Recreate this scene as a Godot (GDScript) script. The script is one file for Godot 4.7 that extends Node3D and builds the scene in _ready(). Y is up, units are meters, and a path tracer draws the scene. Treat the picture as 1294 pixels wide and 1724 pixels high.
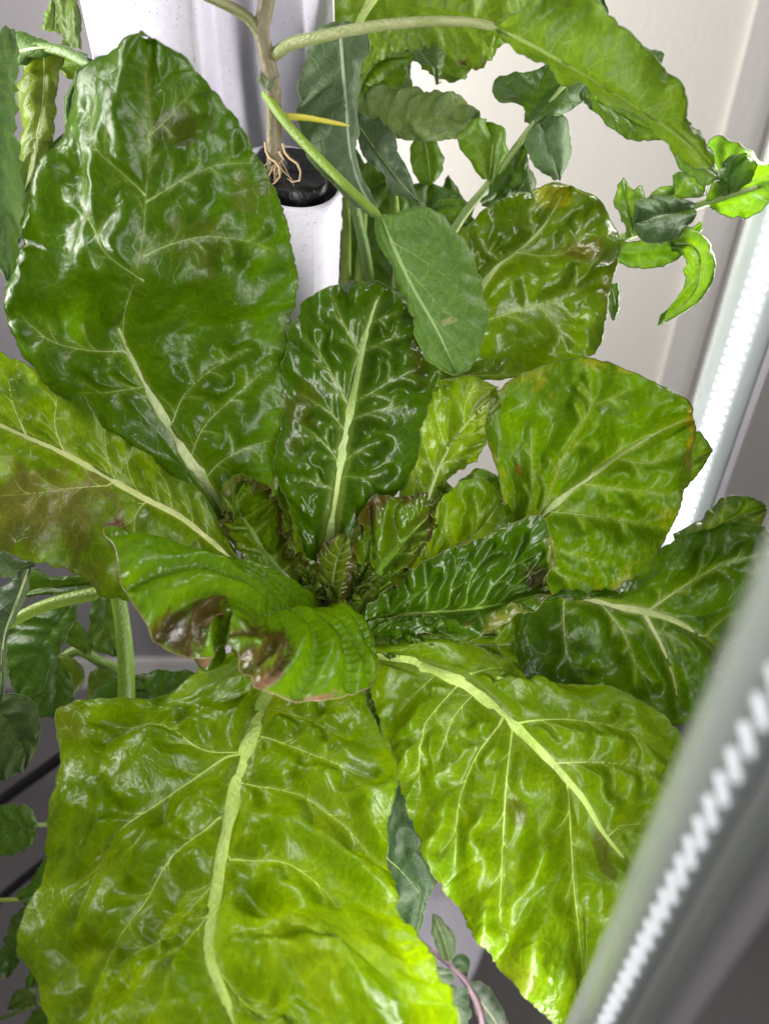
extends Node3D
# A lettuce plant on a white hydroponic tower, seen from above between two grow-light bars.

const F := 1245.0            # focal length in pixels of the 1294 x 1724 photograph
const CX := 647.0
const CY := 862.0
var cam_pos := Vector3(0, 1.36, 0)
var cam_basis := Basis(Vector3.RIGHT, deg_to_rad(-38.0))
var org := Vector3.ZERO      # base of the thing being built; its meshes are relative to it
var M := {}                  # materials
var n_low := FastNoiseLite.new()
var n_mid := FastNoiseLite.new()
var n_fine := FastNoiseLite.new()
var n_cell := FastNoiseLite.new()
var n_bil := FastNoiseLite.new()
var taken := {}

func _ready():
	# ---------------------------------------------------------------- camera
	var cam := Camera3D.new()
	cam.name = "camera"
	add_child(cam)
	cam.transform = Transform3D(cam_basis, cam_pos)
	var at_ := CameraAttributesPhysical.new()
	at_.frustum_focal_length = 17.333
	at_.frustum_focus_distance = 0.425
	at_.frustum_near = 0.02
	at_.frustum_far = 20.0
	at_.exposure_aperture = 3.6
	cam.attributes = at_
	cam.current = true
	# ---------------------------------------------------------------- surroundings and exposure
	var env := Environment.new()
	env.background_mode = Environment.BG_COLOR
	env.background_color = Color(0.42, 0.415, 0.41)  # grey surround out of view, added as fill light
	env.tonemap_mode = Environment.TONE_MAPPER_LINEAR
	env.tonemap_exposure = 1.42
	env.sdfgi_enabled = true
	env.ssao_enabled = true
	env.ssil_enabled = true
	var we := WorldEnvironment.new()
	we.name = "environment"
	we.environment = env
	add_child(we)
	setup_noise()
	setup_materials()
	# ---------------------------------------------------------------- grow lights (their light is in the builder)
	grow_light(Vector3(0.0705, 0.62, -0.084), 0.95, Vector3(-0.98, 0, -0.20), Vector3(-0.60, 0, -0.80), 0.25, 0.0115, true, "clear covered grow light bar passing just before the lettuce leaves")
	grow_light(Vector3(0.258, 0.62, -0.50), 0.95, Vector3(-0.86, 0, 0.50), Vector3(-0.98, 0, 0.18), 0.26, 0.0195, true, "bright white grow light bar standing in front of the pale wall")
	grow_light(Vector3(-0.47, 1.06, -0.40), 0.80, Vector3(0.84, 0, -0.54), Vector3(0.84, 0, -0.54), 0.68, 0.0195, false, "grow light bar on the side of the tower facing the broad upright leaf")
	build_room()
	build_tower()
	build_lettuce()
	build_seedling()
	build_other_plants()
	build_small_things()

# ==================================================================== helpers
func at(x: float, y: float, mm: float) -> Vector3:
	var d := mm * 0.001
	return cam_pos + cam_basis * Vector3((x - CX) / F * d, (CY - y) / F * d, -d)

func px(p: Vector3) -> Vector2:
	var c := cam_basis.inverse() * (p - cam_pos)
	return Vector2(CX + F * c.x / -c.z, CY - F * c.y / -c.z)

func pts(a: Array) -> PackedVector3Array:
	var o := PackedVector3Array()
	for i in range(0, a.size() - 2, 3):
		o.append(at(a[i], a[i + 1], a[i + 2]))
	return o

func crom(a: Vector3, b: Vector3, c: Vector3, d: Vector3, t: float) -> Vector3:
	return b.cubic_interpolate(c, a, d, t)

func resample(p: PackedVector3Array, n: int) -> PackedVector3Array:
	var dense := PackedVector3Array()
	var lens := PackedFloat32Array()
	var total := 0.0
	var m := p.size()
	for i in m - 1:
		var a: Vector3 = p[maxi(i - 1, 0)]
		var d: Vector3 = p[mini(i + 2, m - 1)]
		for k in 14:
			var q := crom(a, p[i], p[i + 1], d, k / 14.0)
			if dense.size() > 0:
				total += q.distance_to(dense[dense.size() - 1])
			dense.append(q)
			lens.append(total)
	total += p[m - 1].distance_to(dense[dense.size() - 1])
	dense.append(p[m - 1])
	lens.append(total)
	var o := PackedVector3Array()
	var k2 := 0
	for i in n:
		var want := total * i / (n - 1.0)
		while k2 < lens.size() - 2 and lens[k2 + 1] < want:
			k2 += 1
		var seg := maxf(lens[k2 + 1] - lens[k2], 1e-9)
		o.append(dense[k2].lerp(dense[k2 + 1], clampf((want - lens[k2]) / seg, 0.0, 1.0)))
	return o

func polylen(p: PackedVector3Array) -> float:
	var s := 0.0
	for i in p.size() - 1:
		s += p[i].distance_to(p[i + 1])
	return s

func numbered(called: String) -> String:
	if not taken.has(called):
		taken[called] = 0
		return called
	taken[called] += 1
	return "%s_%03d" % [called, taken[called]]

func thing(called: String, label: String, category: String, where: Vector3, group := "") -> Node3D:
	var o := Node3D.new()
	o.name = numbered(called)
	add_child(o, true)
	o.position = where
	org = where
	o.set_meta("label", label)
	o.set_meta("category", category)
	if group != "":
		o.set_meta("group", group)
	return o

func put(parent: Node, called: String, mesh: Mesh, mat: Material) -> MeshInstance3D:
	var o := MeshInstance3D.new()
	o.name = called
	o.mesh = mesh
	o.material_override = mat
	o.cast_shadow = GeometryInstance3D.SHADOW_CASTING_SETTING_ON
	parent.add_child(o, true)
	return o

func grid_mesh(P: PackedVector3Array, N: PackedVector3Array, C: PackedColorArray, UV: PackedVector2Array, T: PackedFloat32Array, idx: PackedInt32Array) -> ArrayMesh:
	var a := []
	a.resize(Mesh.ARRAY_MAX)
	a[Mesh.ARRAY_VERTEX] = P
	a[Mesh.ARRAY_NORMAL] = N
	if C.size() > 0:
		a[Mesh.ARRAY_COLOR] = C
	if UV.size() > 0:
		a[Mesh.ARRAY_TEX_UV] = UV
	if T.size() > 0:
		a[Mesh.ARRAY_TANGENT] = T
	a[Mesh.ARRAY_INDEX] = idx
	var m := ArrayMesh.new()
	m.add_surface_from_arrays(Mesh.PRIMITIVE_TRIANGLES, a)
	return m

func mixc(a: Color, b: Color, t: float) -> Color:
	return a.lerp(b, clampf(t, 0.0, 1.0))

# ==================================================================== noise, textures, materials
func setup_noise():
	for n in [n_low, n_mid, n_fine]:
		n.noise_type = FastNoiseLite.TYPE_SIMPLEX_SMOOTH
		n.fractal_type = FastNoiseLite.FRACTAL_FBM
	n_low.seed = 11
	n_low.frequency = 0.018
	n_low.fractal_octaves = 2
	n_mid.seed = 23
	n_mid.frequency = 0.07
	n_mid.fractal_octaves = 3
	n_fine.seed = 37
	n_fine.frequency = 0.35
	n_fine.fractal_octaves = 2
	n_bil.seed = 61
	n_bil.noise_type = FastNoiseLite.TYPE_SIMPLEX_SMOOTH
	n_bil.frequency = 0.036
	n_bil.fractal_octaves = 1
	n_cell.seed = 5
	n_cell.noise_type = FastNoiseLite.TYPE_CELLULAR
	n_cell.cellular_return_type = FastNoiseLite.RETURN_DISTANCE
	n_cell.cellular_distance_function = FastNoiseLite.DISTANCE_EUCLIDEAN_SQUARED
	n_cell.frequency = 0.054

func cell_image(size: int, freq: float, sd: int) -> PackedByteArray:
	var n := FastNoiseLite.new()
	n.seed = sd
	n.noise_type = FastNoiseLite.TYPE_CELLULAR
	n.cellular_return_type = FastNoiseLite.RETURN_DISTANCE2_SUB
	n.frequency = freq
	n.fractal_type = FastNoiseLite.FRACTAL_NONE
	n.domain_warp_enabled = true
	n.domain_warp_amplitude = 14.0
	n.domain_warp_frequency = freq * 0.9
	var im := n.get_seamless_image(size, size)
	im.convert(Image.FORMAT_L8)
	return im.get_data()

func grain_image(size: int, freq: float, sd: int) -> PackedByteArray:
	var n := FastNoiseLite.new()
	n.seed = sd
	n.noise_type = FastNoiseLite.TYPE_SIMPLEX_SMOOTH
	n.frequency = freq
	n.fractal_octaves = 4
	var im := n.get_seamless_image(size, size)
	im.convert(Image.FORMAT_L8)
	return im.get_data()

func setup_materials():
	var S := 512
	var c1 := cell_image(S, 0.014, 3)
	var c2 := cell_image(S, 0.045, 8)
	var g1 := grain_image(S, 0.03, 15)
	var g2 := grain_image(S, 0.15, 16)
	var alb := PackedByteArray()
	alb.resize(S * S * 3)
	var hgt := PackedByteArray()
	hgt.resize(S * S)
	for i in S * S:
		var a := smoothstep(0.0, 0.16, c1[i] / 255.0)
		var b := smoothstep(0.0, 0.22, c2[i] / 255.0)
		var g := g1[i] / 255.0
		var h := g2[i] / 255.0
		var v := 1.0 - a * 0.75 - b * 0.25
		var base := 0.80 + 0.10 * (g - 0.5) + 0.12 * (h - 0.5)
		alb[i * 3] = int(clampf(base + v * 0.09, 0, 1) * 255)
		alb[i * 3 + 1] = int(clampf(base + v * 0.08, 0, 1) * 255)
		alb[i * 3 + 2] = int(clampf(base + v * 0.08, 0, 1) * 255)
		hgt[i] = int(clampf(0.15 + a * 0.45 + b * 0.18 + (g - 0.5) * 0.35 + (h - 0.5) * 0.12, 0, 1) * 255)
	var ia := Image.create_from_data(S, S, false, Image.FORMAT_RGB8, alb)
	var ih := Image.create_from_data(S, S, false, Image.FORMAT_L8, hgt)
	var inm := ih.duplicate() as Image
	inm.convert(Image.FORMAT_RGBA8)
	inm.bump_map_to_normal_map(5.0)
	var ta := ImageTexture.create_from_image(ia)
	var tn := ImageTexture.create_from_image(inm)
	M.lettuce = leaf_mat(ta, tn, 0.27, 0.48, Color(1.0, 0.94, 0.14), 0.42)
	M.gloss = leaf_mat(ta, tn, 0.22, 0.52, Color(0.84, 0.80, 0.14), 0.3)
	M.matte = leaf_mat(ta, tn, 0.52, 0.42, Color(0.70, 0.72, 0.35), 0.7)
	M.herb = leaf_mat(ta, tn, 0.38, 0.5, Color(0.97, 0.93, 0.26), 0.5)
	# ribs, stems
	M.rib = StandardMaterial3D.new()
	M.rib.vertex_color_use_as_albedo = true
	M.rib.roughness = 0.42
	M.rib.normal_enabled = true
	var fib := NoiseTexture2D.new()
	fib.width = 256
	fib.height = 256
	fib.seamless = true
	fib.as_normal_map = true
	fib.bump_strength = 6.0
	var fn := FastNoiseLite.new()
	fn.seed = 9
	fn.frequency = 0.06
	fib.noise = fn
	M.rib.normal_texture = fib
	M.rib.normal_scale = 0.5
	M.rib.uv1_scale = Vector3(1, 1, 1)
	M.rib.backlight_enabled = true
	M.rib.backlight = Color(0.55, 0.55, 0.30)
	# plastic of the tower: white with grey flecks
	var pl := PackedByteArray()
	pl.resize(S * S * 3)
	pl.fill(0)
	var rng := RandomNumberGenerator.new()
	rng.seed = 4
	for i in S * S:
		var g := (g1[i] / 255.0 - 0.5) * 0.05 + (g2[i] / 255.0 - 0.5) * 0.04
		pl[i * 3] = int((0.725 + g) * 255)
		pl[i * 3 + 1] = int((0.715 + g) * 255)
		pl[i * 3 + 2] = int((0.765 + g) * 255)
	for k in 420:
		var x := rng.randi() % S
		var y := rng.randi() % S
		var r := rng.randf_range(0.4, 1.9) if rng.randf() < 0.85 else rng.randf_range(1.8, 3.2)
		var dk := rng.randf_range(0.08, 0.42)
		for dy in range(-3, 4):
			for dx in range(-3, 4):
				if Vector2(dx, dy).length() <= r:
					var q: int = (posmod(y + dy, S) * S + posmod(x + dx, S)) * 3
					for c in 3:
						pl[q + c] = int(pl[q + c] * (1.0 - dk * (0.9 if c == 2 else 1.0)))
	var tp := ImageTexture.create_from_image(Image.create_from_data(S, S, false, Image.FORMAT_RGB8, pl))
	M.plastic = StandardMaterial3D.new()
	M.plastic.albedo_texture = tp
	M.plastic.uv1_triplanar = true
	M.plastic.uv1_scale = Vector3(11, 11, 11)
	M.plastic.roughness = 0.48
	M.foam = simple(Color(0.012, 0.012, 0.014), 0.35)
	M.foam.normal_enabled = true
	M.foam.normal_texture = tn
	M.foam.uv1_triplanar = true
	M.foam.uv1_scale = Vector3(30, 30, 30)
	M.root = simple(Color(0.62, 0.48, 0.30), 0.6)
	M.cable = simple(Color(0.02, 0.02, 0.022), 0.4)
	# walls and floor
	M.wall = painted(Color(0.60, 0.585, 0.60), 0.75, 3)  # darker grey stands in for the shade on the left part
	M.lit_wall = painted(Color(0.96, 0.945, 0.915), 0.6, 4)  # paler wall copy, the stronger light on the right put into its colour
	M.trim = painted(Color(0.90, 0.885, 0.87), 0.45, 6)
	M.floor = painted(Color(0.52, 0.50, 0.51), 0.55, 9)
	# lamps
	M.alu = simple(Color(0.90, 0.88, 0.92), 0.42)
	M.alu.metallic = 0.15
	M.board = simple(Color(0.22, 0.22, 0.24), 0.5)
	M.board_white = simple(Color(0.66, 0.66, 0.68), 0.5)
	M.led = simple(Color(1, 1, 1), 0.4)
	M.led.emission_enabled = true
	M.led.emission = Color(0.96, 0.97, 1.0)
	M.led.emission_energy_multiplier = 1.5
	M.led_bright = M.led.duplicate()
	M.led_bright.emission_energy_multiplier = 7.0
	M.led_dim = M.led.duplicate()
	M.led_dim.emission_energy_multiplier = 1.5
	M.cover = simple(Color(0.90, 0.93, 0.91, 0.32), 0.2)
	M.cover.transparency = BaseMaterial3D.TRANSPARENCY_ALPHA

func simple(c: Color, rough: float) -> StandardMaterial3D:
	var m := StandardMaterial3D.new()
	m.albedo_color = c
	m.roughness = rough
	return m

func painted(c: Color, rough: float, sd: int) -> StandardMaterial3D:
	var m := simple(c, rough)
	var t := NoiseTexture2D.new()
	t.width = 256
	t.height = 256
	t.seamless = true
	t.as_normal_map = true
	t.bump_strength = 1.5
	var n := FastNoiseLite.new()
	n.seed = sd
	n.frequency = 0.05
	n.fractal_octaves = 4
	t.noise = n
	m.normal_enabled = true
	m.normal_texture = t
	m.normal_scale = 0.4
	m.uv1_triplanar = true
	m.uv1_scale = Vector3(6, 6, 6)
	return m

func leaf_mat(ta: Texture2D, tn: Texture2D, rough: float, spec: float, back: Color, ns: float) -> StandardMaterial3D:
	var m := StandardMaterial3D.new()
	m.albedo_texture = ta
	m.vertex_color_use_as_albedo = true
	m.roughness = rough
	m.metallic_specular = spec
	m.normal_enabled = true
	m.normal_texture = tn
	m.normal_scale = ns
	m.backlight_enabled = true
	m.backlight = back
	m.cull_mode = BaseMaterial3D.CULL_DISABLED
	return m

# ==================================================================== leaf
# Left edge, midrib and right edge are given from base to tip as pixel, pixel, depth in millimetres.
# o: c0, c1 blade colours (linear), arch, pucker, blister, wave, ruffle (mm), teeth [mm, count], ribs, auto, mid [w0, w1], spots, mat, seed, cell (mm)
func leaf(parent: Node, La: Array, Ma: Array, Ra: Array, o: Dictionary, called := "leaf") -> MeshInstance3D:
	var L0 := pts(La)
	var M0 := pts(Ma)
	var R0 := pts(Ra)
	var cell: float = o.get("cell", 1.6) * 0.001
	var ln := polylen(M0)
	var wd := 0.0
	var Lq := resample(L0, 9)
	var Rq := resample(R0, 9)
	for i in 9:
		wd = maxf(wd, Lq[i].distance_to(Rq[i]))
	var nv := clampi(int(maxf(ln, maxf(polylen(L0), polylen(R0)) * 0.8) / cell), 16, 190)
	var half := clampi(int(wd / cell / 2.0), 7, 70)
	var nu := half * 2 + 1
	var L := resample(L0, nv)
	var Mi := resample(M0, nv)
	var R := resample(R0, nv)
	var sd: int = o.get("seed", 1)
	var so := sd * 137.0
	var teeth: Array = o.get("teeth", [])
	if teeth.size() == 2:
		for j in nv:
			var t := j / (nv - 1.0)
			var saw := (absf(fposmod(t * float(teeth[1]), 1.0) - 0.5) * 2.0 - 0.4 + 0.5 * n_mid.get_noise_2d(t * 300.0 + so, 3.0)) * float(teeth[0]) * 0.001 * smoothstep(0.0, 0.1, t) * smoothstep(1.0, 0.93, t)
			var across := (R[j] - L[j]).normalized()
			L[j] -= across * saw
			R[j] += across * saw
	var wob: float = o.get("wob", 1.3) * 0.001
	for j in nv:
		var t := j / (nv - 1.0)
		var b := t * ln * 1000.0
		var k := wob * smoothstep(0.0, 0.08, t) * smoothstep(1.0, 0.94, t)
		var across := (R[j] - L[j]).normalized()
		L[j] += across * k * (n_mid.get_noise_2d(b * 1.2, so) + 0.5 * n_mid.get_noise_2d(b * 3.5, so + 60.0)) * 1.6
		R[j] += across * k * (n_mid.get_noise_2d(b * 1.2, so + 300.0) + 0.5 * n_mid.get_noise_2d(b * 3.5, so + 360.0)) * 1.6
	# base surface
	var B := PackedVector3Array()
	B.resize(nv * nu)
	var A := PackedVector2Array()   # metric coordinates in mm
	A.resize(nv * nu)
	for j in nv:
		var mw := 0.5 * (Mi[j].distance_to(L[j]) + Mi[j].distance_to(R[j])) * 1000.0
		var b := ln * 1000.0 * j / (nv - 1.0)
		for i in nu:
			var s := (i - half) / float(half)
			var k := j * nu + i
			B[k] = Mi[j].lerp(L[j], -s) if s < 0.0 else Mi[j].lerp(R[j], s)
			A[k] = Vector2(s * mw, b)
	var NB := normals_of(B, nu, nv)
	# turn normals to the camera
	var c := (nv / 2) * nu + half
	var facing := 0.0
	for k in range(0, nv * nu, maxi(1, nv * nu / 60)):
		facing += signf(NB[k].dot(cam_pos - B[k]))
	var flip := facing < 0.0
	if flip:
		for k in NB.size():
			NB[k] = -NB[k]
	# veins: polylines in grid coordinates
	var veins := []
	for r in o.get("ribs", []):
		veins.append([r[0], r[1], trace(r, B, nu, nv), r[0] > 2.4])
	if o.has("mid"):
		var md: Array = o.mid
		var path := []
		var t1: float = md[2] if md.size() > 2 else 0.97
		var steps := 40
		for k in steps + 1:
			path.append(Vector2(half, k / float(steps) * t1 * (nv - 1)))
		veins.append([md[0], md[1], path, true])
	var rngv := RandomNumberGenerator.new()
	rngv.seed = sd * 7 + 3
	if o.has("auto"):
		var n: int = o.auto[0]
		var vw: float = o.auto[1]
		for side in [-1, 1]:
			for q in n:
				var t0: float = 0.06 + 0.80 * (q + rngv.randf_range(-0.25, 0.25) + (0.5 if side > 0 else 0.0)) / n
				t0 = clampf(t0, 0.03, 0.92)
				var reach: float = rngv.randf_range(0.10, 0.22)
				var path := []
				for k in 17:
					var u := k / 16.0
					path.append(Vector2(half + side * half * 0.93 * u, minf(0.985, t0 + reach * (u * 0.55 + 0.45 * u * u)) * (nv - 1)))
				veins.append([vw * rngv.randf_range(0.8, 1.2), 0.2, path, false, true])
	# side veins spring from the rib they start beside, and branch
	for v in veins:
		if v[3] or v.size() > 4:
			continue
		var p: Array = v[2]
		var best := 1e9
		var bp := Vector2.ZERO
		for w in veins:
			if w == v or w[0] <= v[0]:
				continue
			var wp: Array = w[2]
			for k in wp.size():
				var dd: float = (wp[k] - p[0]).length() * cell * 1000.0
				if dd < best:
					best = dd
					bp = wp[maxi(0, k - int(3.0 / (cell * 1000.0)) - 1)]
		if best < 16.0 and best > 0.5:
			var head := []
			var d1: Vector2 = p[mini(2, p.size() - 1)] - p[0]
			for k in 6:
				var u := k / 6.0
				head.append(bp.lerp(p[0] - d1 * 0.2 * (1.0 - u), u))
			v[2] = head + p
	var twigs := []
	if not o.get("flatveins", false):
		for v in veins:
			var p: Array = v[2]
			if v[3] or v[0] < 0.85 or p.size() < 10:
				continue
			var n_tw := clampi(p.size() / 7, 2, 5)
			for q in n_tw:
				var k0 := int(p.size() * (0.2 + 0.7 * q / n_tw))
				var dirv: Vector2 = (p[mini(k0 + 2, p.size() - 1)] - p[maxi(k0 - 2, 0)]).normalized()
				var turn := deg_to_rad(rngv.randf_range(35, 60)) * (1.0 if (q % 2 == 0) else -1.0)
				var long := rngv.randf_range(7.0, 15.0) / (cell * 1000.0)
				var path := []
				for e in 10:
					var u := e / 9.0
					var g: Vector2 = p[k0] + dirv.rotated(turn * (0.5 + 0.5 * u)) * long * u
					if g.x < 1 or g.x > nu - 2 or g.y < 1 or g.y > nv - 2:
						break
					path.append(g)
				if path.size() > 4:
					twigs.append([v[0] * 0.5, 0.18, path, false, v])
	# distance to the nearest vein in mm
	var dist := PackedFloat32Array()
	dist.resize(nv * nu)
	dist.fill(30.0)
	var rad := 9
	for v in veins + twigs:
		var path: Array = v[2]
		var steps2 := path.size()
		for k in steps2:
			var p: Vector2 = path[k]
			var frac := k / maxf(steps2 - 1.0, 1.0)
			var hw: float = lerpf(v[0], v[1], frac) * 0.5
			var w := sample_v(B, nu, nv, p)
			var i0 := int(p.x)
			var j0 := int(p.y)
			for jj in range(maxi(0, j0 - rad), mini(nv, j0 + rad + 1)):
				for ii in range(maxi(0, i0 - rad), mini(nu, i0 + rad + 1)):
					var kk := jj * nu + ii
					var dd := maxf(0.0, B[kk].distance_to(w) * 1000.0 - hw)
					if dd < dist[kk]:
						dist[kk] = dd
	# displacement
	var arch: float = o.get("arch", 4.0)
	var pucker: float = o.get("pucker", 1.6) * 1.6
	var blister: float = o.get("blister", 1.0) * 2.6
	var wave: float = o.get("wave", 2.0)
	var ruffle: float = o.get("ruffle", 1.0)
	var rfreq: float = o.get("rfreq", 0.35)
	var stretch: float = o.get("stretch", 0.5)
	var pw: float = o.get("pw", 5.0)
	var billow: float = o.get("billow", 2.6 if o.get("mat", M.lettuce) in [M.lettuce, M.gloss] else 1.0)
	var lip: float = o.get("lip", 0.0)
	var folds: Array = o.get("folds", [])
	var P := PackedVector3Array()
	P.resize(nv * nu)
	for j in nv:
		var t := j / (nv - 1.0)
		var tb := smoothstep(0.0, 0.12, t)
		for i in nu:
			var k := j * nu + i
			var s := absf(i - half) / float(half)
			var side := 1.0 if i >= half else -1.0
			var m := A[k]
			var x := m.x + so
			var y := m.y + side * 40.0
			var dv := dist[k]
			var free := 1.0 - exp(-(dv * dv) / (pw * pw))
			var h := arch * 4.0 * s * (1.0 - s) * 0.9
			h += pucker * free
			var va := absf(m.x) * 0.76 + m.y * 0.65 + side * 400.0     # along the side veins
			var vb := (absf(m.x) * 0.65 - m.y * 0.76) + so             # across them
			var some := clampf(0.62 + 1.25 * n_low.get_noise_2d(x * 0.9 + 50.0, y * 0.9), 0.12, 1.35)
			var cd := n_cell.get_noise_2d(va * stretch + 7.0 * n_mid.get_noise_2d(x, y), vb + 7.0 * n_mid.get_noise_2d(x + 90.0, y))
			h += some * blister * (0.0 - cd) * 1.9 * (0.06 + 0.94 * free)
			h += some * blister * 0.25 * n_mid.get_noise_2d(va * 1.3, vb * 2.2 + 77.0)
			h += wave * n_low.get_noise_2d(x, y) * 1.8 * tb * (0.35 + 0.65 * s)
			h += ruffle * pow(s, 3.0) * sin(m.y * rfreq + 5.0 * n_low.get_noise_2d(m.y * 2.0, so + side * 30.0)) * (0.6 + 0.6 * n_mid.get_noise_2d(m.y, so)) * tb
			h += billow * 1.7 * n_bil.get_noise_2d(va * 0.6, vb) * (0.3 + 0.7 * free) * tb
			h += lip * exp(-pow((s - 0.74) / 0.2, 2.0)) * smoothstep(0.25, 0.6, t)
			if folds.size() > 0:
				var q := px(B[k])
				for fo in folds:
					# [x, y, half length, half width, angle in degrees, height in mm]
					var e := Vector2(q.x - fo[0], q.y - fo[1]).rotated(-deg_to_rad(fo[4]))
					var g := pow(e.x / fo[2], 2.0) + pow(e.y / fo[3], 2.0)
					if g < 6.0:
						h += fo[5] * exp(-g)
			P[k] = B[k] + NB[k] * h * 0.001
	var N := normals_of(P, nu, nv)
	if flip:
		for k in N.size():
			N[k] = -N[k]
	# colours
	var c0: Color = o.get("c0", Color(0.09, 0.22, 0.012))
	var c1: Color = o.get("c1", c0 * 0.7)
	if o.get("mat", M.lettuce) in [M.lettuce, M.gloss]:
		var k0 := lerpf(1.06, 1.12, smoothstep(0.14, 0.36, c0.g))
		var k1 := lerpf(1.06, 1.12, smoothstep(0.14, 0.36, c1.g))
		c0 = Color(c0.r * 1.12 * k0, c0.g * k0, c0.b * 0.3)
		c1 = Color(c1.r * 1.12 * k1, c1.g * k1, c1.b * 0.3)
	var vc: Color = o.get("vc", mixc(c0, Color(0.30, 0.40, 0.10), 0.28 if o.get("flatveins", false) else 0.8))
	var spots: Array = o.get("spots", [])
	var edge: Array = o.get("edge", [])      # [colour, width share]
	var C := PackedColorArray()
	C.resize(nv * nu)
	var UV := PackedVector2Array()
	UV.resize(nv * nu)
	var T := PackedFloat32Array()
	T.resize(nv * nu * 4)
	for j in nv:
		for i in nu:
			var k := j * nu + i
			var m := A[k]
			var s := absf(i - half) / float(half)
			var nz := n_low.get_noise_2d(m.x * 1.5 + so, m.y * 1.5 + 200.0) * 0.7 + n_mid.get_noise_2d(m.x + so, m.y + 500.0) * 0.7
			var col := mixc(c0, c1, 0.5 + 0.7 * nz)
			var gr := n_fine.get_noise_2d(m.x + so, m.y)
			col = col * (1.0 + 0.16 * gr)
			col = mixc(col, vc, 0.55 * exp(-dist[k] / 0.8))
			if edge.size() > 0:
				var e := smoothstep(1.0 - edge[1], 1.0, s + 0.28 * n_mid.get_noise_2d(m.x * 0.8 + so, m.y * 0.8 - 90.0) + 0.1 * gr)
				col = mixc(col, edge[0], 0.85 * e)
			if spots.size() > 0:
				var q := px(B[k])
				for sp in spots:
					# [x, y, radius x, radius y, colour, strength]
					var dx: float = (q.x - sp[0]) / sp[2]
					var dy: float = (q.y - sp[1]) / sp[3]
					var w2 := 1.0 - sqrt(dx * dx + dy * dy) + 0.75 * n_mid.get_noise_2d(m.x * 0.9 + 31.0, m.y * 0.9) + 0.3 * gr
					col = mixc(col, sp[4], float(sp[5]) * smoothstep(0.05, 0.55, w2))
			col.a = 1.0
			C[k] = col
			UV[k] = Vector2(m.x, m.y) / 52.0 + Vector2(sd * 0.37, sd * 0.21)
			var tg := (P[j * nu + mini(i + 1, nu - 1)] - P[j * nu + maxi(i - 1, 0)]).normalized()
			T[k * 4] = tg.x
			T[k * 4 + 1] = tg.y
			T[k * 4 + 2] = tg.z
			T[k * 4 + 3] = 1.0
	var idx := PackedInt32Array()
	for j in nv - 1:
		for i in nu - 1:
			var a := j * nu + i
			if flip:
				idx.append_array([a, a + nu, a + 1, a + 1, a + nu, a + nu + 1])
			else:
				idx.append_array([a, a + 1, a + nu, a + 1, a + nu + 1, a + nu])
	var PL := P.duplicate()
	# the margin, a rounded pale edge with the thickness of the blade
	var rim: float = o.get("rim", 0.30) * 0.001
	if rim > 0.0:
		var rc: Color = o.get("rc", mixc(c0, Color(0.34, 0.42, 0.14), 0.4))
		var loop := PackedInt32Array()
		for j in nv:
			loop.append(j * nu)
		for j in range(nv - 2, -1, -1):
			loop.append(j * nu + nu - 1)
		var first := PL.size()
		for q in loop.size():
			var k: int = loop[q]
			var dirv := (P[loop[mini(q + 1, loop.size() - 1)]] - P[loop[maxi(q - 1, 0)]]).normalized()
			var n := N[k]
			var sv := dirv.cross(n).normalized()
			for e in 5:
				var an := e / 5.0 * TAU
				var nn := sv * cos(an) + n * sin(an)
				PL.append(P[k] + nn * rim)
				N.append(nn)
				C.append(rc)
				UV.append(UV[k])
				T.append_array([dirv.x, dirv.y, dirv.z, 1.0])
		for q in loop.size() - 1:
			for e in 5:
				var a := first + q * 5 + e
				var b := first + q * 5 + (e + 1) % 5
				idx.append_array([a, b, a + 5, b, b + 5, a + 5])
	for k in PL.size():
		PL[k] -= org
	var node := put(parent, called, grid_mesh(PL, N, C, UV, T, idx), o.get("mat", M.lettuce))
	# ribs
	var rcol: Color = o.get("rib", Color(0.42, 0.50, 0.20))
	for v in veins:
		if v.size() > 4 and o.get("flatveins", false):
			continue
		var strands := [v]
		for w in twigs:
			if w[4] == v:
				strands.append(w)
		rib(node, "midrib" if v[3] else "vein", strands, P, N, nu, nv, rcol if v[3] else mixc(rcol, c0, 0.65 if v[0] < 1.05 else 0.25), mixc(rcol, c0, 0.35) if v[3] else mixc(rcol, c0, 0.85), o.get("ribh", 0.15), c0)
	return node

func normals_of(P: PackedVector3Array, nu: int, nv: int) -> PackedVector3Array:
	var N := PackedVector3Array()
	N.resize(nu * nv)
	for j in nv:
		var ja := maxi(j - 1, 0) * nu
		var jb := mini(j + 1, nv - 1) * nu
		for i in nu:
			var du := P[j * nu + mini(i + 1, nu - 1)] - P[j * nu + maxi(i - 1, 0)]
			var dv := P[jb + i] - P[ja + i]
			var n := dv.cross(du)
			if n.length_squared() < 1e-18:
				n = N[(j - 1) * nu + i] if j > 0 else Vector3.UP
			N[j * nu + i] = n.normalized()
	# rows with no width take the next row's normals
	for i in nu:
		N[i] = N[mini(2, nv - 1) * nu + i]
	return N

func sample_v(P: PackedVector3Array, nu: int, nv: int, g: Vector2) -> Vector3:
	var x := clampf(g.x, 0.0, nu - 1.001)
	var y := clampf(g.y, 0.0, nv - 1.001)
	var i := int(x)
	var j := int(y)
	var k := j * nu + i
	return P[k].lerp(P[k + 1], x - i).lerp(P[k + nu].lerp(P[k + nu + 1], x - i), y - j)

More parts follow.
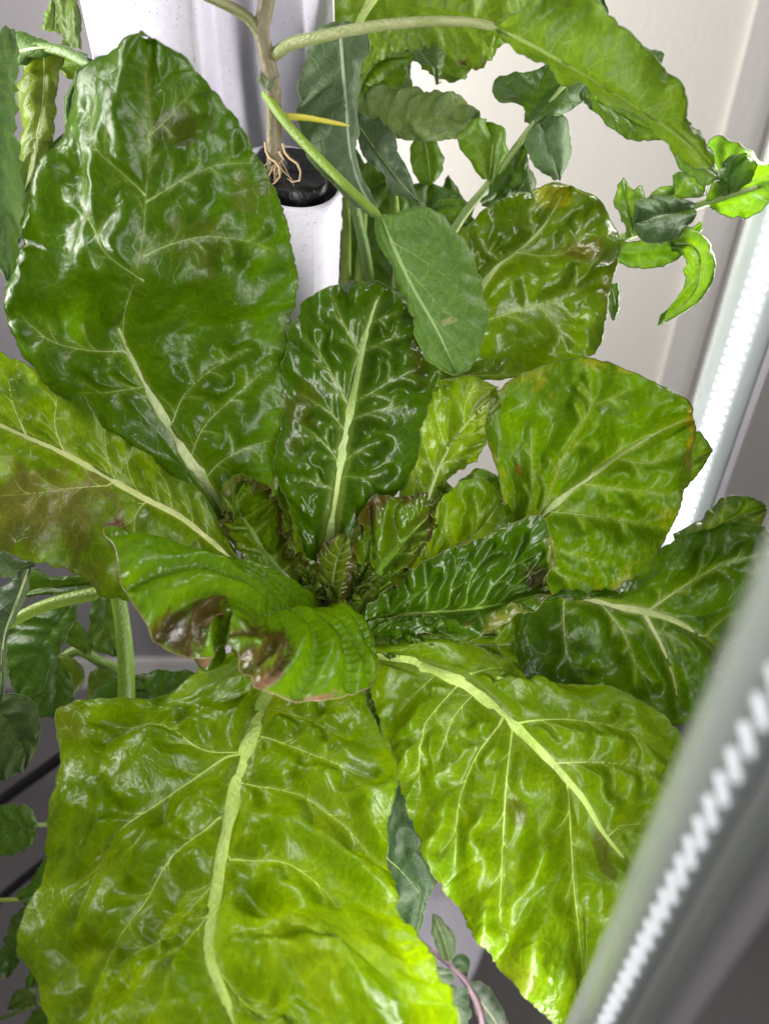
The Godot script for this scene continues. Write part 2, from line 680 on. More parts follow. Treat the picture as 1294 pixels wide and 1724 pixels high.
# A rib given as [width at its start, width at its end, x, y, x, y ...] found on the leaf's base surface
func trace(r: Array, B: PackedVector3Array, nu: int, nv: int) -> Array:
	var flat := PackedVector3Array()
	for i in range(2, r.size() - 1, 2):
		flat.append(Vector3(r[i], r[i + 1], 0))
	var n := clampi(int(polylen(flat) / 5.0), 6, 120)
	var line := resample(flat, n)
	var Q := PackedVector2Array()
	Q.resize(B.size())
	for k in B.size():
		Q[k] = px(B[k])
	var out := []
	var last := -1
	for p3 in line:
		var p := Vector2(p3.x, p3.y)
		var best := 1e9
		var bk := 0
		if last < 0:
			for k in Q.size():
				var d := Q[k].distance_squared_to(p)
				if d < best:
					best = d
					bk = k
		else:
			var li := last % nu
			var lj := last / nu
			for jj in range(maxi(0, lj - 8), mini(nv, lj + 9)):
				for ii in range(maxi(0, li - 8), mini(nu, li + 9)):
					var d := Q[jj * nu + ii].distance_squared_to(p)
					if d < best:
						best = d
						bk = jj * nu + ii
		last = bk
		var i := clampi(bk % nu, 1, nu - 2)
		var j := clampi(bk / nu, 1, nv - 2)
		var k0 := j * nu + i
		var ex := (Q[k0 + 1] - Q[k0 - 1]) * 0.5
		var ey := (Q[k0 + nu] - Q[k0 - nu]) * 0.5
		var det := ex.x * ey.y - ex.y * ey.x
		var g := Vector2(i, j)
		if absf(det) > 1e-6:
			var e := p - Q[k0]
			g += Vector2(clampf((e.x * ey.y - e.y * ey.x) / det, -1.2, 1.2), clampf((ex.x * e.y - ex.y * e.x) / det, -1.2, 1.2))
		out.append(g)
	# smooth
	for rep in 2:
		var sm := out.duplicate()
		for k in range(1, out.size() - 1):
			sm[k] = (out[k - 1] + out[k] * 2.0 + out[k + 1]) * 0.25
		out = sm
	return out

func rib(parent: Node, called: String, strands: Array, P: PackedVector3Array, N: PackedVector3Array, nu: int, nv: int, col: Color, col1: Color, hgt: float, blade: Color):
	var V := PackedVector3Array()
	var NN := PackedVector3Array()
	var C := PackedColorArray()
	var UV := PackedVector2Array()
	var T := PackedFloat32Array()
	var idx := PackedInt32Array()
	for si in strands.size():
		var v: Array = strands[si]
		var path: Array = v[2]
		var n := path.size()
		if n < 3:
			continue
		var first := V.size()
		var cen := PackedVector3Array()
		var nor := PackedVector3Array()
		for k in n:
			cen.append(sample_v(P, nu, nv, path[k]))
			nor.append(sample_v(N, nu, nv, path[k]).normalized())
		if v[3]:
			for rep in 8:
				var c2 := cen.duplicate()
				var n2 := nor.duplicate()
				for k in range(1, n - 1):
					c2[k] = (cen[k - 1] + cen[k] * 2.0 + cen[k + 1]) * 0.25
					n2[k] = (nor[k - 1] + nor[k] * 2.0 + nor[k + 1]).normalized()
				cen = c2
				nor = n2
		var run := 0.0
		var ring := 9 if v[3] else 5
		for k in n:
			var f := k / (n - 1.0)
			var w: float = lerpf(v[0], v[1], f if v[3] else pow(f, 0.8)) * 0.001
			if not v[3]:
				w *= 0.62 * (1.0 + 1.6 * exp(-f * 14.0))
			w *= 1.0 + (0.04 if v[3] else 0.15) * n_mid.get_noise_2d(f * 60.0, v[0] * 50.0 + cen[0].x * 999.0)
			if k > 0:
				run += cen[k].distance_to(cen[k - 1])
			var d := (cen[mini(k + 1, n - 1)] - cen[maxi(k - 1, 0)]).normalized()
			var nn := nor[k]
			var sv := d.cross(nn).normalized()
			var endf := smoothstep(0.0, 0.06, 1.0 - f)
			for e in ring:
				var an := PI * e / (ring - 1.0)
				var off := sv * (cos(an) * w * 0.5) + nn * (sin(an) * w * hgt * endf - w * (0.0 if v[3] else 0.04))
				V.append(cen[k] + off - org)
				NN.append((sv * cos(an) * hgt * 1.6 + nn * (0.25 + sin(an))).normalized())
				var st := n_fine.get_noise_2d(run * 1600.0, e * 2.3 + v[0] * 40.0)
				var cc := mixc(col, col1, f if si == 0 else 0.55 + 0.45 * f) * (1.0 + 0.22 * st)
				cc = mixc(cc, blade * 1.3, 0.8 * pow(absf(e / (ring - 1.0) - 0.5) * 2.0, 3.0))
				cc.a = 1.0
				C.append(cc)
				UV.append(Vector2(e / (ring - 1.0) * 0.3, run * 18.0))
				T.append_array([sv.x, sv.y, sv.z, 1.0])
		for k in n - 1:
			for e in ring - 1:
				var a := first + k * ring + e
				idx.append_array([a, a + 1, a + ring, a + 1, a + ring + 1, a + ring])
	if V.size() > 0:
		put(parent, called, grid_mesh(V, NN, C, UV, T, idx), M.rib)

# A round stem through points given as pixel, pixel, depth in mm; radii in mm
func stem(parent: Node, called: String, a: Array, r0: float, r1: float, c0: Color, c1: Color, mat: Material = null, knots := 0.06) -> MeshInstance3D:
	return tube(parent, called, pts(a), r0 * 0.001, r1 * 0.001, c0, c1, mat, knots)

func tube(parent: Node, called: String, raw: PackedVector3Array, r0: float, r1: float, c0: Color, c1: Color, mat: Material = null, knots := 0.06) -> MeshInstance3D:
	var n := clampi(int(polylen(raw) / 0.004), 8, 90)
	var p := resample(raw, n)
	var V := PackedVector3Array()
	var NN := PackedVector3Array()
	var C := PackedColorArray()
	var UV := PackedVector2Array()
	var T := PackedFloat32Array()
	var idx := PackedInt32Array()
	var ring := 13
	var up := Vector3(0.31, 0.2, 0.93)
	var run := 0.0
	for k in n:
		var f := k / (n - 1.0)
		var d := (p[mini(k + 1, n - 1)] - p[maxi(k - 1, 0)]).normalized()
		var s := d.cross(up).normalized()
		up = s.cross(d).normalized()
		if k > 0:
			run += p[k].distance_to(p[k - 1])
		for e in ring:
			var an := TAU * e / (ring - 1.0)
			var nn := s * cos(an) + up * sin(an)
			var r := lerpf(r0, r1, f) * (1.0 + knots * n_mid.get_noise_3d(run * 900.0, cos(an) * 6.0, sin(an) * 6.0 + p[0].x * 800.0))
			if k == n - 1:
				r *= 0.35
			V.append(p[k] + nn * r - org)
			NN.append(nn)
			var z := 0.5 + 0.9 * n_mid.get_noise_3d(run * 500.0, cos(an) * 9.0 + 40.0, sin(an) * 9.0) + 0.5 * n_fine.get_noise_2d(run * 2000.0, an * 9.0)
			var cc := mixc(c0, c1, z)
			cc.a = 1.0
			C.append(cc)
			UV.append(Vector2(e / (ring - 1.0), run * 18.0))
			T.append_array([s.x, s.y, s.z, 1.0])
	for k in n - 1:
		for e in ring - 1:
			var a := k * ring + e
			idx.append_array([a, a + 1, a + ring, a + 1, a + ring + 1, a + ring])
	# close the end
	var cap := V.size()
	V.append(p[n - 1] - org)
	NN.append((p[n - 1] - p[n - 2]).normalized())
	C.append(C[C.size() - 1])
	UV.append(Vector2.ZERO)
	T.append_array([1.0, 0.0, 0.0, 1.0])
	for e in ring - 1:
		idx.append_array([(n - 1) * ring + e, (n - 1) * ring + e + 1, cap])
	return put(parent, called, grid_mesh(V, NN, C, UV, T, idx), mat if mat else M.rib)

# ==================================================================== lamps, room, tower
func box(size: Vector3) -> BoxMesh:
	var b := BoxMesh.new()
	b.size = size
	return b

func extrude_arc(r_out: float, r_in: float, a0: float, a1: float, n: int, h: float) -> ArrayMesh:
	# a curved wall: an arc in x-z (angle from +x towards +z), standing h tall from y = 0
	var st := SurfaceTool.new()
	st.begin(Mesh.PRIMITIVE_TRIANGLES)
	var quad := func(a: Vector3, b: Vector3, c: Vector3, d: Vector3, nrm: Vector3, nrm2: Vector3):
		for q in [[a, nrm], [b, nrm2], [c, nrm2], [a, nrm], [c, nrm2], [d, nrm]]:
			st.set_normal(q[1])
			st.add_vertex(q[0])
	for i in n:
		var t0 := lerpf(a0, a1, i / float(n))
		var t1 := lerpf(a0, a1, (i + 1.0) / n)
		var d0 := Vector3(cos(t0), 0, sin(t0))
		var d1 := Vector3(cos(t1), 0, sin(t1))
		var up := Vector3(0, h, 0)
		quad.call(d0 * r_out, d1 * r_out, d1 * r_out + up, d0 * r_out + up, d0, d1)
		quad.call(d1 * r_in, d0 * r_in, d0 * r_in + up, d1 * r_in + up, -d1, -d0)
		quad.call(d0 * r_out + up, d1 * r_out + up, d1 * r_in + up, d0 * r_in + up, Vector3.UP, Vector3.UP)
		quad.call(d1 * r_out, d0 * r_out, d0 * r_in, d1 * r_in, Vector3.DOWN, Vector3.DOWN)
	for t in [a0, a1]:
		var d := Vector3(cos(t), 0, sin(t))
		var nn := Vector3(sin(t), 0, -cos(t)) * (1.0 if t == a0 else -1.0)
		var up := Vector3(0, h, 0)
		quad.call(d * r_in, d * r_out, d * r_out + up, d * r_in + up, nn, nn)
	st.index()
	return st.commit()

func grow_light(base: Vector3, h: float, facing: Vector3, shine: Vector3, energy: float, R: float, chips: bool, label: String):
	var bright := R > 0.015
	var t := thing("grow_light", label, "grow light", base, "")
	t.basis = Basis.looking_at(-facing, Vector3.UP)   # local +z looks out of the clear cover
	put(t, "housing", extrude_arc(R, R - 0.0020, PI * 1.22, PI * 1.78, 20, h), M.alu)
	for k in 5:
		var fin := put(t, "fin", box(Vector3(0.0016, h, 0.006)), M.alu)
		var an := PI * (1.25 + 0.125 * k)
		fin.position = Vector3(cos(an) * (R + 0.0024), h / 2, sin(an) * (R + 0.0024))
		fin.rotation.y = -an - PI / 2
	var bd := put(t, "circuit_board", box(Vector3(R * 1.1, h - 0.004, 0.0016)), M.board_white if bright else M.board)
	bd.position = Vector3(0, h / 2, 0)
	put(t, "cover", extrude_arc(R, R - 0.0014, PI * -0.21, PI * 1.21, 36, h), M.cover)
	if chips:
		var chip := box(Vector3(R * (0.80 if bright else 0.62), R * (0.14 if bright else 0.12), 0.0014))
		var pitch := R * (0.38 if bright else 0.74)
		var n := int((h - 0.03) / pitch)
		for k in n:
			var c := put(t, "led", chip, M.led_bright if bright else M.led)
			c.position = Vector3(0, 0.015 + k * pitch, 0.0017)
	else:
		put(t, "led_strip", box(Vector3(R * 0.72, h - 0.03, 0.0014)), M.led_dim).position = Vector3(0, h / 2, 0.0017)
	for y in [-0.005, h + 0.005]:
		var cm := CylinderMesh.new()
		cm.top_radius = R + 0.001
		cm.bottom_radius = R + 0.001
		cm.height = 0.0095
		cm.radial_segments = 32
		put(t, "end_cap", cm, M.board).position = Vector3(0, y, 0)
	var al := AreaLight3D.new()
	al.name = "led_strip_light"
	al.area_size = Vector2(R * 1.5, h - 0.03)
	al.light_energy = energy
	al.light_color = Color(1.0, 0.985, 0.97)
	al.area_range = 5.0
	al.shadow_enabled = true
	t.add_child(al)
	al.global_transform = Transform3D(Basis.looking_at(shine, Vector3.UP), base + Vector3(0, h / 2, 0) + shine.normalized() * (R + 0.002))

func build_room():
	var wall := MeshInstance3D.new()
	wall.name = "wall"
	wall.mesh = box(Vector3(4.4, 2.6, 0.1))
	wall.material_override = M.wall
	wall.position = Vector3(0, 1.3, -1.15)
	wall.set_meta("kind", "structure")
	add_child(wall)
	var lit_wall := put(wall, "lit_wall_panel", box(Vector3(1.1, 2.5, 0.03)), M.lit_wall)  # added panel, makes the right of the wall paler as if better lit
	lit_wall.position = Vector3(0.355, 0.0, 0.058)
	for s in [[0.47, 0.05, 0.010], [0.60, 0.16, 0.018]]:
		var b := put(wall, "trim_board", box(Vector3(s[1], 2.6, s[2])), M.trim)
		b.position = Vector3(s[0], 0, 0.073 + s[2] / 2 - 0.002)
	var sk := put(wall, "skirting_board", box(Vector3(1.9, 0.09, 0.016)), M.trim)
	sk.position = Vector3(-1.16, -1.255, 0.057)
	var fl := MeshInstance3D.new()
	fl.name = "floor"
	fl.mesh = box(Vector3(4.4, 0.1, 3.2))
	fl.material_override = M.floor
	fl.position = Vector3(0, -0.05, 0.4)
	fl.set_meta("kind", "structure")
	add_child(fl)

const TX := -0.1095
const TZ := -0.547
const TR := 0.078

func column_radius(ang: float, y: float) -> float:
	# ang from +z towards +x; every port has a scooped hollow above its cup
	var r := TR
	for p in [[deg_to_rad(31.0), 1.25], [deg_to_rad(-72.0), 1.25], [deg_to_rad(5.0), 0.98], [deg_to_rad(121.0), 1.25]]:
		var da: float = wrapf(ang - p[0], -PI, PI)
		var up: float = y - p[1]
		if up > -0.06 and up < 0.26:
			var k := clampf(up / 0.26, 0.0, 1.0)
			var wid := lerpf(0.46, 0.30, k)
			var e := smoothstep(wid, wid * 0.62, absf(da))
			var dep := 0.030 * smoothstep(-0.06, 0.01, up) * (1.0 - smoothstep(0.05, 0.26, up))
			r -= dep * e
	return r

func build_tower():
	var t := thing("hydroponic_tower", "white speckled plastic hydroponic tower with planting cups behind the leaves", "tower", Vector3(TX, 0.0, TZ))
	var na := 180
	var y0 := 0.26
	var y1 := 1.75
	var ny := 240
	var P := PackedVector3Array()
	for j in ny:
		var y := lerpf(y0, y1, j / (ny - 1.0))
		for i in na + 1:
			var a := TAU * i / na
			var r := column_radius(a, y)
			P.append(Vector3(sin(a) * r, y, cos(a) * r))
	var N := normals_of(P, na + 1, ny)
	for k in N.size():
		var flat := Vector3(P[k].x, 0, P[k].z)
		if N[k].dot(flat) < 0:
			N[k] = -N[k]
	var idx := PackedInt32Array()
	for j in ny - 1:
		for i in na:
			var a := j * (na + 1) + i
			idx.append_array([a, a + na + 1, a + 1, a + 1, a + na + 1, a + na + 2])
	put(t, "column", grid_mesh(P, N, PackedColorArray(), PackedVector2Array(), PackedFloat32Array(), idx), M.plastic)
	for p in [[31.0, 1.25], [-72.0, 1.25], [5.0, 0.98]]:
		cup(t, deg_to_rad(p[0]), p[1])
	# the tank under the column
	var rings := [[0.0, 0.235], [0.02, 0.245], [0.20, 0.262], [0.235, 0.266], [0.245, 0.272], [0.252, 0.272], [0.256, 0.266], [0.256, 0.20], [0.262, 0.19], [0.30, 0.10], [0.31, 0.075]]
	put(t, "water_tank", lathe(rings, 96), M.plastic)

func lathe(prof: Array, n: int) -> ArrayMesh:
	var st := SurfaceTool.new()
	st.begin(Mesh.PRIMITIVE_TRIANGLES)
	for k in prof.size() - 1:
		var a: Array = prof[k]
		var b: Array = prof[k + 1]
		for i in n:
			var t0 := TAU * i / n
			var t1 := TAU * (i + 1) / n
			var p := [Vector3(sin(t0) * a[1], a[0], cos(t0) * a[1]), Vector3(sin(t1) * a[1], a[0], cos(t1) * a[1]), Vector3(sin(t1) * b[1], b[0], cos(t1) * b[1]), Vector3(sin(t0) * b[1], b[0], cos(t0) * b[1])]
			for q in [0, 2, 1, 0, 3, 2]:
				st.add_vertex(p[q])
	st.index()
	st.generate_normals()
	return st.commit()

func cup(t: Node, ang: float, yr: float):
	var dir := Vector3(sin(ang), 0, cos(ang))
	var side := Vector3(cos(ang), 0, -sin(ang))
	# sections from the rim down: height, distance from the axis, radius
	var outer := [[0.0, 0.1055, 0.0300], [-0.0015, 0.1055, 0.0308], [-0.006, 0.1052, 0.0303], [-0.02, 0.1045, 0.0297], [-0.06, 0.100, 0.0288], [-0.10, 0.090, 0.027], [-0.14, 0.072, 0.024], [-0.17, 0.05, 0.02]]
	var inner := [[-0.045, 0.1045, 0.0262], [-0.012, 0.1052, 0.0268], [-0.0015, 0.1055, 0.0276], [0.0, 0.1055, 0.0284]]
	var prof := inner + outer
	var n := 56
	var P := PackedVector3Array()
	var idx := PackedInt32Array()
	for q in prof:
		for i in n + 1:
			var a := TAU * i / n
			var c := dir * float(q[1]) + Vector3(0, yr + q[0], 0)
			var lean := tan(deg_to_rad(20.0)) * clampf(1.0 + float(q[0]) / 0.15, 0.0, 1.0)
			P.append(c + (dir * cos(a) + side * sin(a)) * float(q[2]) - Vector3(0, cos(a) * float(q[2]) * lean, 0))
	for j in prof.size() - 1:
		for i in n:
			var a := j * (n + 1) + i
			idx.append_array([a, a + 1, a + n + 1, a + 1, a + n + 2, a + n + 1])
	var N := normals_of(P, n + 1, prof.size())
	for j in prof.size():
		for i in n + 1:
			var k := j * (n + 1) + i
			var a := TAU * i / n
			var rad := dir * cos(a) + side * sin(a)
			if j > 0:
				pass
			var want := -rad if j < inner.size() - 1 else rad
			if j >= inner.size() - 1 and j <= inner.size():
				want = Vector3.UP
			if N[k].dot(want) < 0:
				N[k] = -N[k]
	put(t, "planting_cup", grid_mesh(P, N, PackedColorArray(), PackedVector2Array(), PackedFloat32Array(), idx), M.plastic)

# ==================================================================== the lettuce
const GB := Color(0.150, 0.330, 0.012)   # bright leaves
const GB2 := Color(0.100, 0.250, 0.012)
const GM := Color(0.075, 0.205, 0.012)   # mid green
const GM2 := Color(0.048, 0.150, 0.012)
const GD := Color(0.065, 0.175, 0.012)   # dark
const GD2 := Color(0.050, 0.135, 0.010)
const BR := Color(0.10, 0.060, 0.014)    # red-brown flush
const YL := Color(0.32, 0.34, 0.02)      # yellowed margin
const PK := Color(0.42, 0.20, 0.15)

func build_lettuce():
	var t := thing("lettuce_plant", "glossy green romaine lettuce with broad puckered leaves fanning out of its crown", "lettuce", at(560, 1040, 480))
	# broad leaf standing against the tower
	leaf(t, [375,865,462, 300,800,452, 190,725,438, 90,650,424, 38,590,412, 17,520,404, 33,430,394, 65,340,384, 97,250,374, 117,190,367, 145,140,360, 190,92,353, 235,67,347, 256,67,345],
		[385,870,462, 330,785,445, 285,712,433, 240,640,422, 210,585,416, 205,545,410, 222,500,392, 240,440,377, 246,340,363, 250,200,351, 256,69,345],
		[395,875,463, 450,820,457, 471,750,447, 478,640,434, 488,560,424, 498,490,413, 491,420,401, 470,340,389, 440,280,379, 395,210,369, 350,150,359, 310,106,352, 278,86,348, 258,69,345],
		{"c0": Color(0.085, 0.22, 0.012), "c1": Color(0.062, 0.175, 0.012), "arch": 6.0, "pucker": 1.3, "blister": 0.65, "wave": 4.5, "billow": 2.2, "folds": [[150, 525, 34, 60, 20, -11.0], [195, 425, 60, 34, 30, 6.0], [120, 330, 30, 110, 20, -5.0], [200, 210, 40, 90, 10, 5.0], [330, 250, 40, 80, -20, 4.0], [340, 400, 80, 30, -10, -4.0], [400, 480, 70, 40, -20, 4.0], [110, 590, 60, 25, 20, 5.0]], "ruffle": 1.0, "seed": 2, "rib": Color(0.44, 0.50, 0.26),
		"ribs": [[11.5, 1.4, 384,866, 340,800, 297,735, 262,680, 228,615, 200,553], [1.0, 0.3, 206,560, 214,510, 236,450, 246,340, 252,210, 250,110],
			[1.5, 0.5, 322,768, 345,715, 400,660, 455,612], [1.4, 0.5, 292,708, 310,665, 350,625, 420,585], [1.5, 0.5, 345,805, 375,770, 420,748, 462,738], [1.4, 0.5, 208,590, 150,588, 90,568, 42,530],
			[1.3, 0.4, 250,650, 200,655, 140,660], [1.0, 0.3, 240,465, 190,410, 150,330, 140,250], [1.0, 0.3, 242,430, 320,400, 400,400, 460,420], [1.0, 0.3, 246,340, 310,300, 370,280, 420,275], [1.0, 0.3, 246,330, 190,260, 165,190], [0.9, 0.3, 250,230, 300,180, 330,140]],
		"spots": [[300, 215, 60, 40, BR, 0.45], [330, 400, 70, 60, Color(0.13, 0.17, 0.02), 0.5], [420, 330, 40, 50, Color(0.12, 0.14, 0.02), 0.5]]})
	# leaf reaching left out of the frame
	leaf(t, [398,935,452, 370,882,450, 330,822,448, 270,765,444, 200,705,438, 130,656,432, 60,625,426, 0,598,421, -70,570,416, -110,620,408],
		[402,952,452, 350,905,448, 300,868,443, 240,838,437, 180,803,430, 110,765,423, 60,742,418, 0,716,412, -60,690,408, -112,660,406],
		[395,965,452, 330,985,440, 262,1005,430, 205,1010,424, 178,1007,420, 150,984,418, 110,958,416, 55,945,412, 0,928,408, -70,880,404, -112,720,405],
		{"c0": Color(0.17, 0.33, 0.012), "c1": Color(0.11, 0.25, 0.012), "arch": 3.0, "pucker": 1.3, "blister": 0.7, "wave": 3.0, "ruffle": 0.8, "seed": 3, "rib": Color(0.55, 0.58, 0.26),
		"ribs": [[5.0, 3.0, 402,952, 350,905, 300,868, 240,838, 180,803, 110,765, 60,742, 0,715, -40,698], [1.6, 0.5, 105,757, 92,715, 96,680, 88,650], [1.5, 0.5, 45,735, 25,690, 14,640], [1.0, 0.4, 190,800, 178,760, 175,715], [0.9, 0.3, 232,828, 215,790, 207,745],
			[0.8, 0.3, 268,848, 262,820, 258,790], [1.0, 0.3, 290,862, 278,810, 240,770], [0.8, 0.3, 325,885, 320,850, 310,825], [0.8, 0.3, 350,905, 345,870, 335,845], [1.3, 0.4, 180,818, 130,822, 60,832, 0,836], [1.3, 0.5, 236,855, 220,880, 190,895], [0.8, 0.3, 330,905, 315,925, 295,940]],
		"spots": [[50, 860, 190, 85, Color(0.20, 0.19, 0.06), 0.8], [60, 910, 120, 40, Color(0.13, 0.17, 0.015), 0.7], [185, 885, 30, 14, Color(0.12, 0.055, 0.01), 0.95], [30, 650, 70, 30, GD, 0.6], [150, 970, 60, 40, Color(0.16, 0.18, 0.03), 0.5]]})
	# centre leaf standing before the cup
	leaf(t, [515,930,468, 505,890,462, 485,840,455, 466,792,449, 472,740,443, 479,680,436, 486,600,427, 497,545,421, 515,508,417, 545,489,414, 592,474,411, 640,478,409],
		[548,935,470, 556,895,463, 565,830,452, 576,760,444, 586,700,436, 598,640,428, 611,580,421, 626,530,415, 638,500,411, 642,480,409],
		[590,935,468, 625,880,462, 662,830,456, 690,800,451, 703,740,446, 719,680,440, 723,620,433, 706,560,425, 686,510,418, 665,487,413, 645,479,409],
		{"mat": M.gloss, "c0": Color(0.062, 0.165, 0.012), "c1": Color(0.050, 0.140, 0.012), "arch": 6.0, "billow": 3.5, "pucker": 2.4, "blister": 1.2, "wave": 3.0, "ruffle": 1.0, "seed": 4, "rib": Color(0.40, 0.52, 0.18), "pw": 4.0,
		"ribs": [[11.0, 1.2, 548,930, 556,890, 566,830, 576,760, 587,700, 599,640, 612,580, 626,530, 636,502], [1.6, 0.4, 585,680, 565,640, 545,600, 510,565], [1.4, 0.4, 606,598, 590,565, 575,530, 562,500], [1.2, 0.4, 566,770, 540,735, 510,715], [1.2, 0.4, 580,722, 555,690, 520,670, 500,660],
			[1.0, 0.4, 560,820, 530,805, 500,800], [1.1, 0.4, 586,770, 605,755, 640,740], [1.1, 0.4, 592,705, 630,690, 680,680], [1.0, 0.4, 596,675, 650,640, 700,615], [1.0, 0.4, 612,590, 650,570, 690,560], [0.9, 0.3, 585,800, 620,800, 650,790], [0.9, 0.3, 620,545, 650,530, 675,525]],
		"spots": [[505, 690, 40, 60, Color(0.11, 0.12, 0.012), 0.5], [700, 610, 22, 50, BR, 0.4]]})
	# yellow-green leaf behind it
	leaf(t, [660,930,475, 672,860,472, 688,780,468, 702,720,464, 722,665,460, 755,636,456, 800,634,452, 838,655,450],
		[690,930,475, 715,850,470, 745,775,464, 775,725,459, 808,690,454, 838,657,450],
		[730,930,476, 745,860,474, 720,818,472, 760,796,468, 800,772,464, 822,730,459, 836,690,454, 840,660,450],
		{"c0": Color(0.18, 0.36, 0.014), "c1": Color(0.13, 0.28, 0.012), "pucker": 2.4, "blister": 2.0, "wave": 3.0, "seed": 5, "auto": [6, 1.0], "mid": [3.0, 1.0],
		"spots": [[815, 670, 40, 40, Color(0.10, 0.14, 0.02), 0.6]]})
	# upper right leaf with yellow tip
	leaf(t, [722,650,466, 735,560,458, 752,470,450, 770,402,444, 800,364,440, 855,335,436, 905,316,432, 940,310,430, 962,313,429],
		[728,652,468, 760,560,462, 795,500,456, 830,452,450, 862,428,446, 900,398,440, 930,358,434, 962,314,429],
		[720,665,468, 790,645,466, 860,635,463, 925,622,460, 980,600,456, 1005,580,453, 1012,535,450, 1028,480,446, 1036,425,441, 1022,372,436, 995,335,432, 963,314,429],
		{"mat": M.gloss, "c0": Color(0.100, 0.21, 0.012), "c1": Color(0.075, 0.16, 0.012), "billow": 4.0, "arch": 5.0, "pucker": 1.6, "blister": 0.9, "wave": 5.0, "ruffle": 1.5, "seed": 6, "rib": Color(0.36, 0.42, 0.16),
		"ribs": [[6.0, 1.0, 745,600, 790,515, 830,455, 862,428, 900,398, 925,365, 945,330], [1.6, 0.5, 790,548, 850,530, 910,512, 960,492, 1005,468], [1.3, 0.5, 760,632, 830,632, 905,628], [1.2, 0.4, 845,440, 815,420, 800,385], [1.2, 0.4, 870,425, 930,430, 965,410, 990,360], [0.9, 0.3, 905,515, 940,555, 965,575], [1.0, 0.3, 900,398, 890,360, 905,330]],
		"spots": [[930, 330, 50, 26, Color(0.30, 0.34, 0.014), 0.9], [985, 425, 40, 26, BR, 0.6], [1020, 480, 14, 50, BR, 0.5]]})
	# right leaf
	leaf(t, [850,930,470, 852,880,466, 838,800,460, 818,725,455, 826,682,452, 850,648,449, 900,622,446, 968,604,442, 1020,611,438, 1080,636,434, 1130,664,430, 1158,688,428, 1166,704,427],
		[868,932,470, 900,882,464, 945,838,457, 985,808,451, 1040,768,444, 1100,731,436, 1140,713,430, 1166,705,427],
		[880,960,470, 910,990,466, 945,1006,462, 985,1010,458, 1040,985,453, 1090,940,448, 1130,890,443, 1142,850,440, 1156,790,436, 1166,740,431, 1167,706,427],
		{"c0": Color(0.098, 0.235, 0.012), "c1": Color(0.075, 0.195, 0.012), "billow": 3.5, "folds": [[1075, 850, 110, 20, 5, -7.0], [1050, 800, 100, 18, 0, 5.0], [895, 680, 34, 34, 0, 6.0], [960, 760, 20, 90, 25, 6.0], [925, 790, 16, 80, 20, -5.0], [1060, 700, 70, 22, -20, 5.0], [1000, 930, 90, 24, 10, 5.0]], "arch": 5.0, "pucker": 2.2, "blister": 1.4, "wave": 4.0, "ruffle": 0.8, "seed": 7, "rib": Color(0.44, 0.52, 0.22),
		"ribs": [[6.0, 1.0, 872,925, 900,882, 945,838, 985,808, 1040,768, 1100,731, 1155,706], [1.8, 0.5, 880,905, 915,850, 945,775, 975,715, 992,685, 990,640], [1.4, 0.5, 870,915, 890,850, 895,790, 895,720], [1.2, 0.4, 862,915, 850,850, 838,790], [1.0, 0.4, 992,683, 1030,670, 1060,655], [1.2, 0.4, 1038,772, 1090,778, 1130,765], [1.3, 0.4, 980,815, 1050,822, 1125,830], [1.3, 0.4, 920,860, 1000,868, 1070,880, 1125,892], [1.0, 0.3, 900,905, 960,930, 1030,945], [1.0, 0.3, 905,930, 940,965, 990,980]],
		"spots": [[1162, 740, 14, 60, Color(0.36, 0.30, 0.04), 0.8], [872, 788, 6, 12, Color(0.22, 0.12, 0.02), 0.8]], "edge": [Color(0.22, 0.28, 0.02), 0.10]})
	# dark leaf low on the right
	leaf(t, [905,1000,470, 960,985,465, 1035,982,460, 1085,945,456, 1140,905,450, 1200,886,445, 1250,880,440, 1290,905,436, 1300,960,434],
		[890,1015,472, 985,1006,464, 1040,1020,460, 1090,1031,455, 1140,1040,450, 1190,1040,445, 1240,1010,440, 1300,965,434],
		[870,1050,472, 872,1110,468, 900,1150,465, 980,1165,462, 1060,1180,458, 1125,1210,453, 1178,1190,449, 1200,1135,447, 1220,1095,445, 1260,1050,440, 1300,970,434],
		{"c0": Color(0.075, 0.195, 0.012), "c1": Color(0.055, 0.150, 0.012), "arch": 4.0, "pucker": 2.6, "blister": 1.2, "wave": 6.0, "ruffle": 1.2, "seed": 8, "rib": Color(0.48, 0.54, 0.24),
		"ribs": [[7.5, 1.4, 955,1004, 985,1006, 1040,1020, 1090,1030, 1140,1046, 1180,1070, 1204,1092], [2.2, 0.6, 1095,1025, 1150,985, 1220,948, 1288,930], [2.6, 0.7, 1082,1030, 1110,1080, 1132,1140, 1137,1180], [1.8, 0.5, 1008,1012, 1045,1060, 1065,1105, 1070,1150], [1.4, 0.5, 1185,1068, 1210,1045, 1240,1030], [1.4, 0.5, 948,1015, 950,1080, 960,1120, 985,1150], [1.0, 0.4, 1112,1065, 1140,1075, 1155,1090]],
		"spots": []})
	leaf(t, [1130,900,452, 1180,872,447, 1215,842,442, 1245,834,440, 1284,848,438], [1135,915,452, 1190,895,446, 1240,870,441, 1286,856,438], [1140,940,452, 1200,935,448, 1250,915,444, 1280,890,440, 1287,860,438],
		{"c0": GD, "c1": GD2, "auto": [5, 0.8], "pucker": 2.0, "wave": 4.0, "ruffle": 2.0, "seed": 9, "mid": [2.0, 0.6]})
	leaf(t, [1140,770,452, 1160,738,450, 1178,728,449, 1198,756,448], [1140,790,452, 1165,775,450, 1198,758,448], [1140,830,452, 1165,812,450, 1182,786,449, 1199,760,448],
		{"c0": GM, "c1": GM2, "auto": [3, 0.7], "seed": 10, "mid": [1.5, 0.5]})
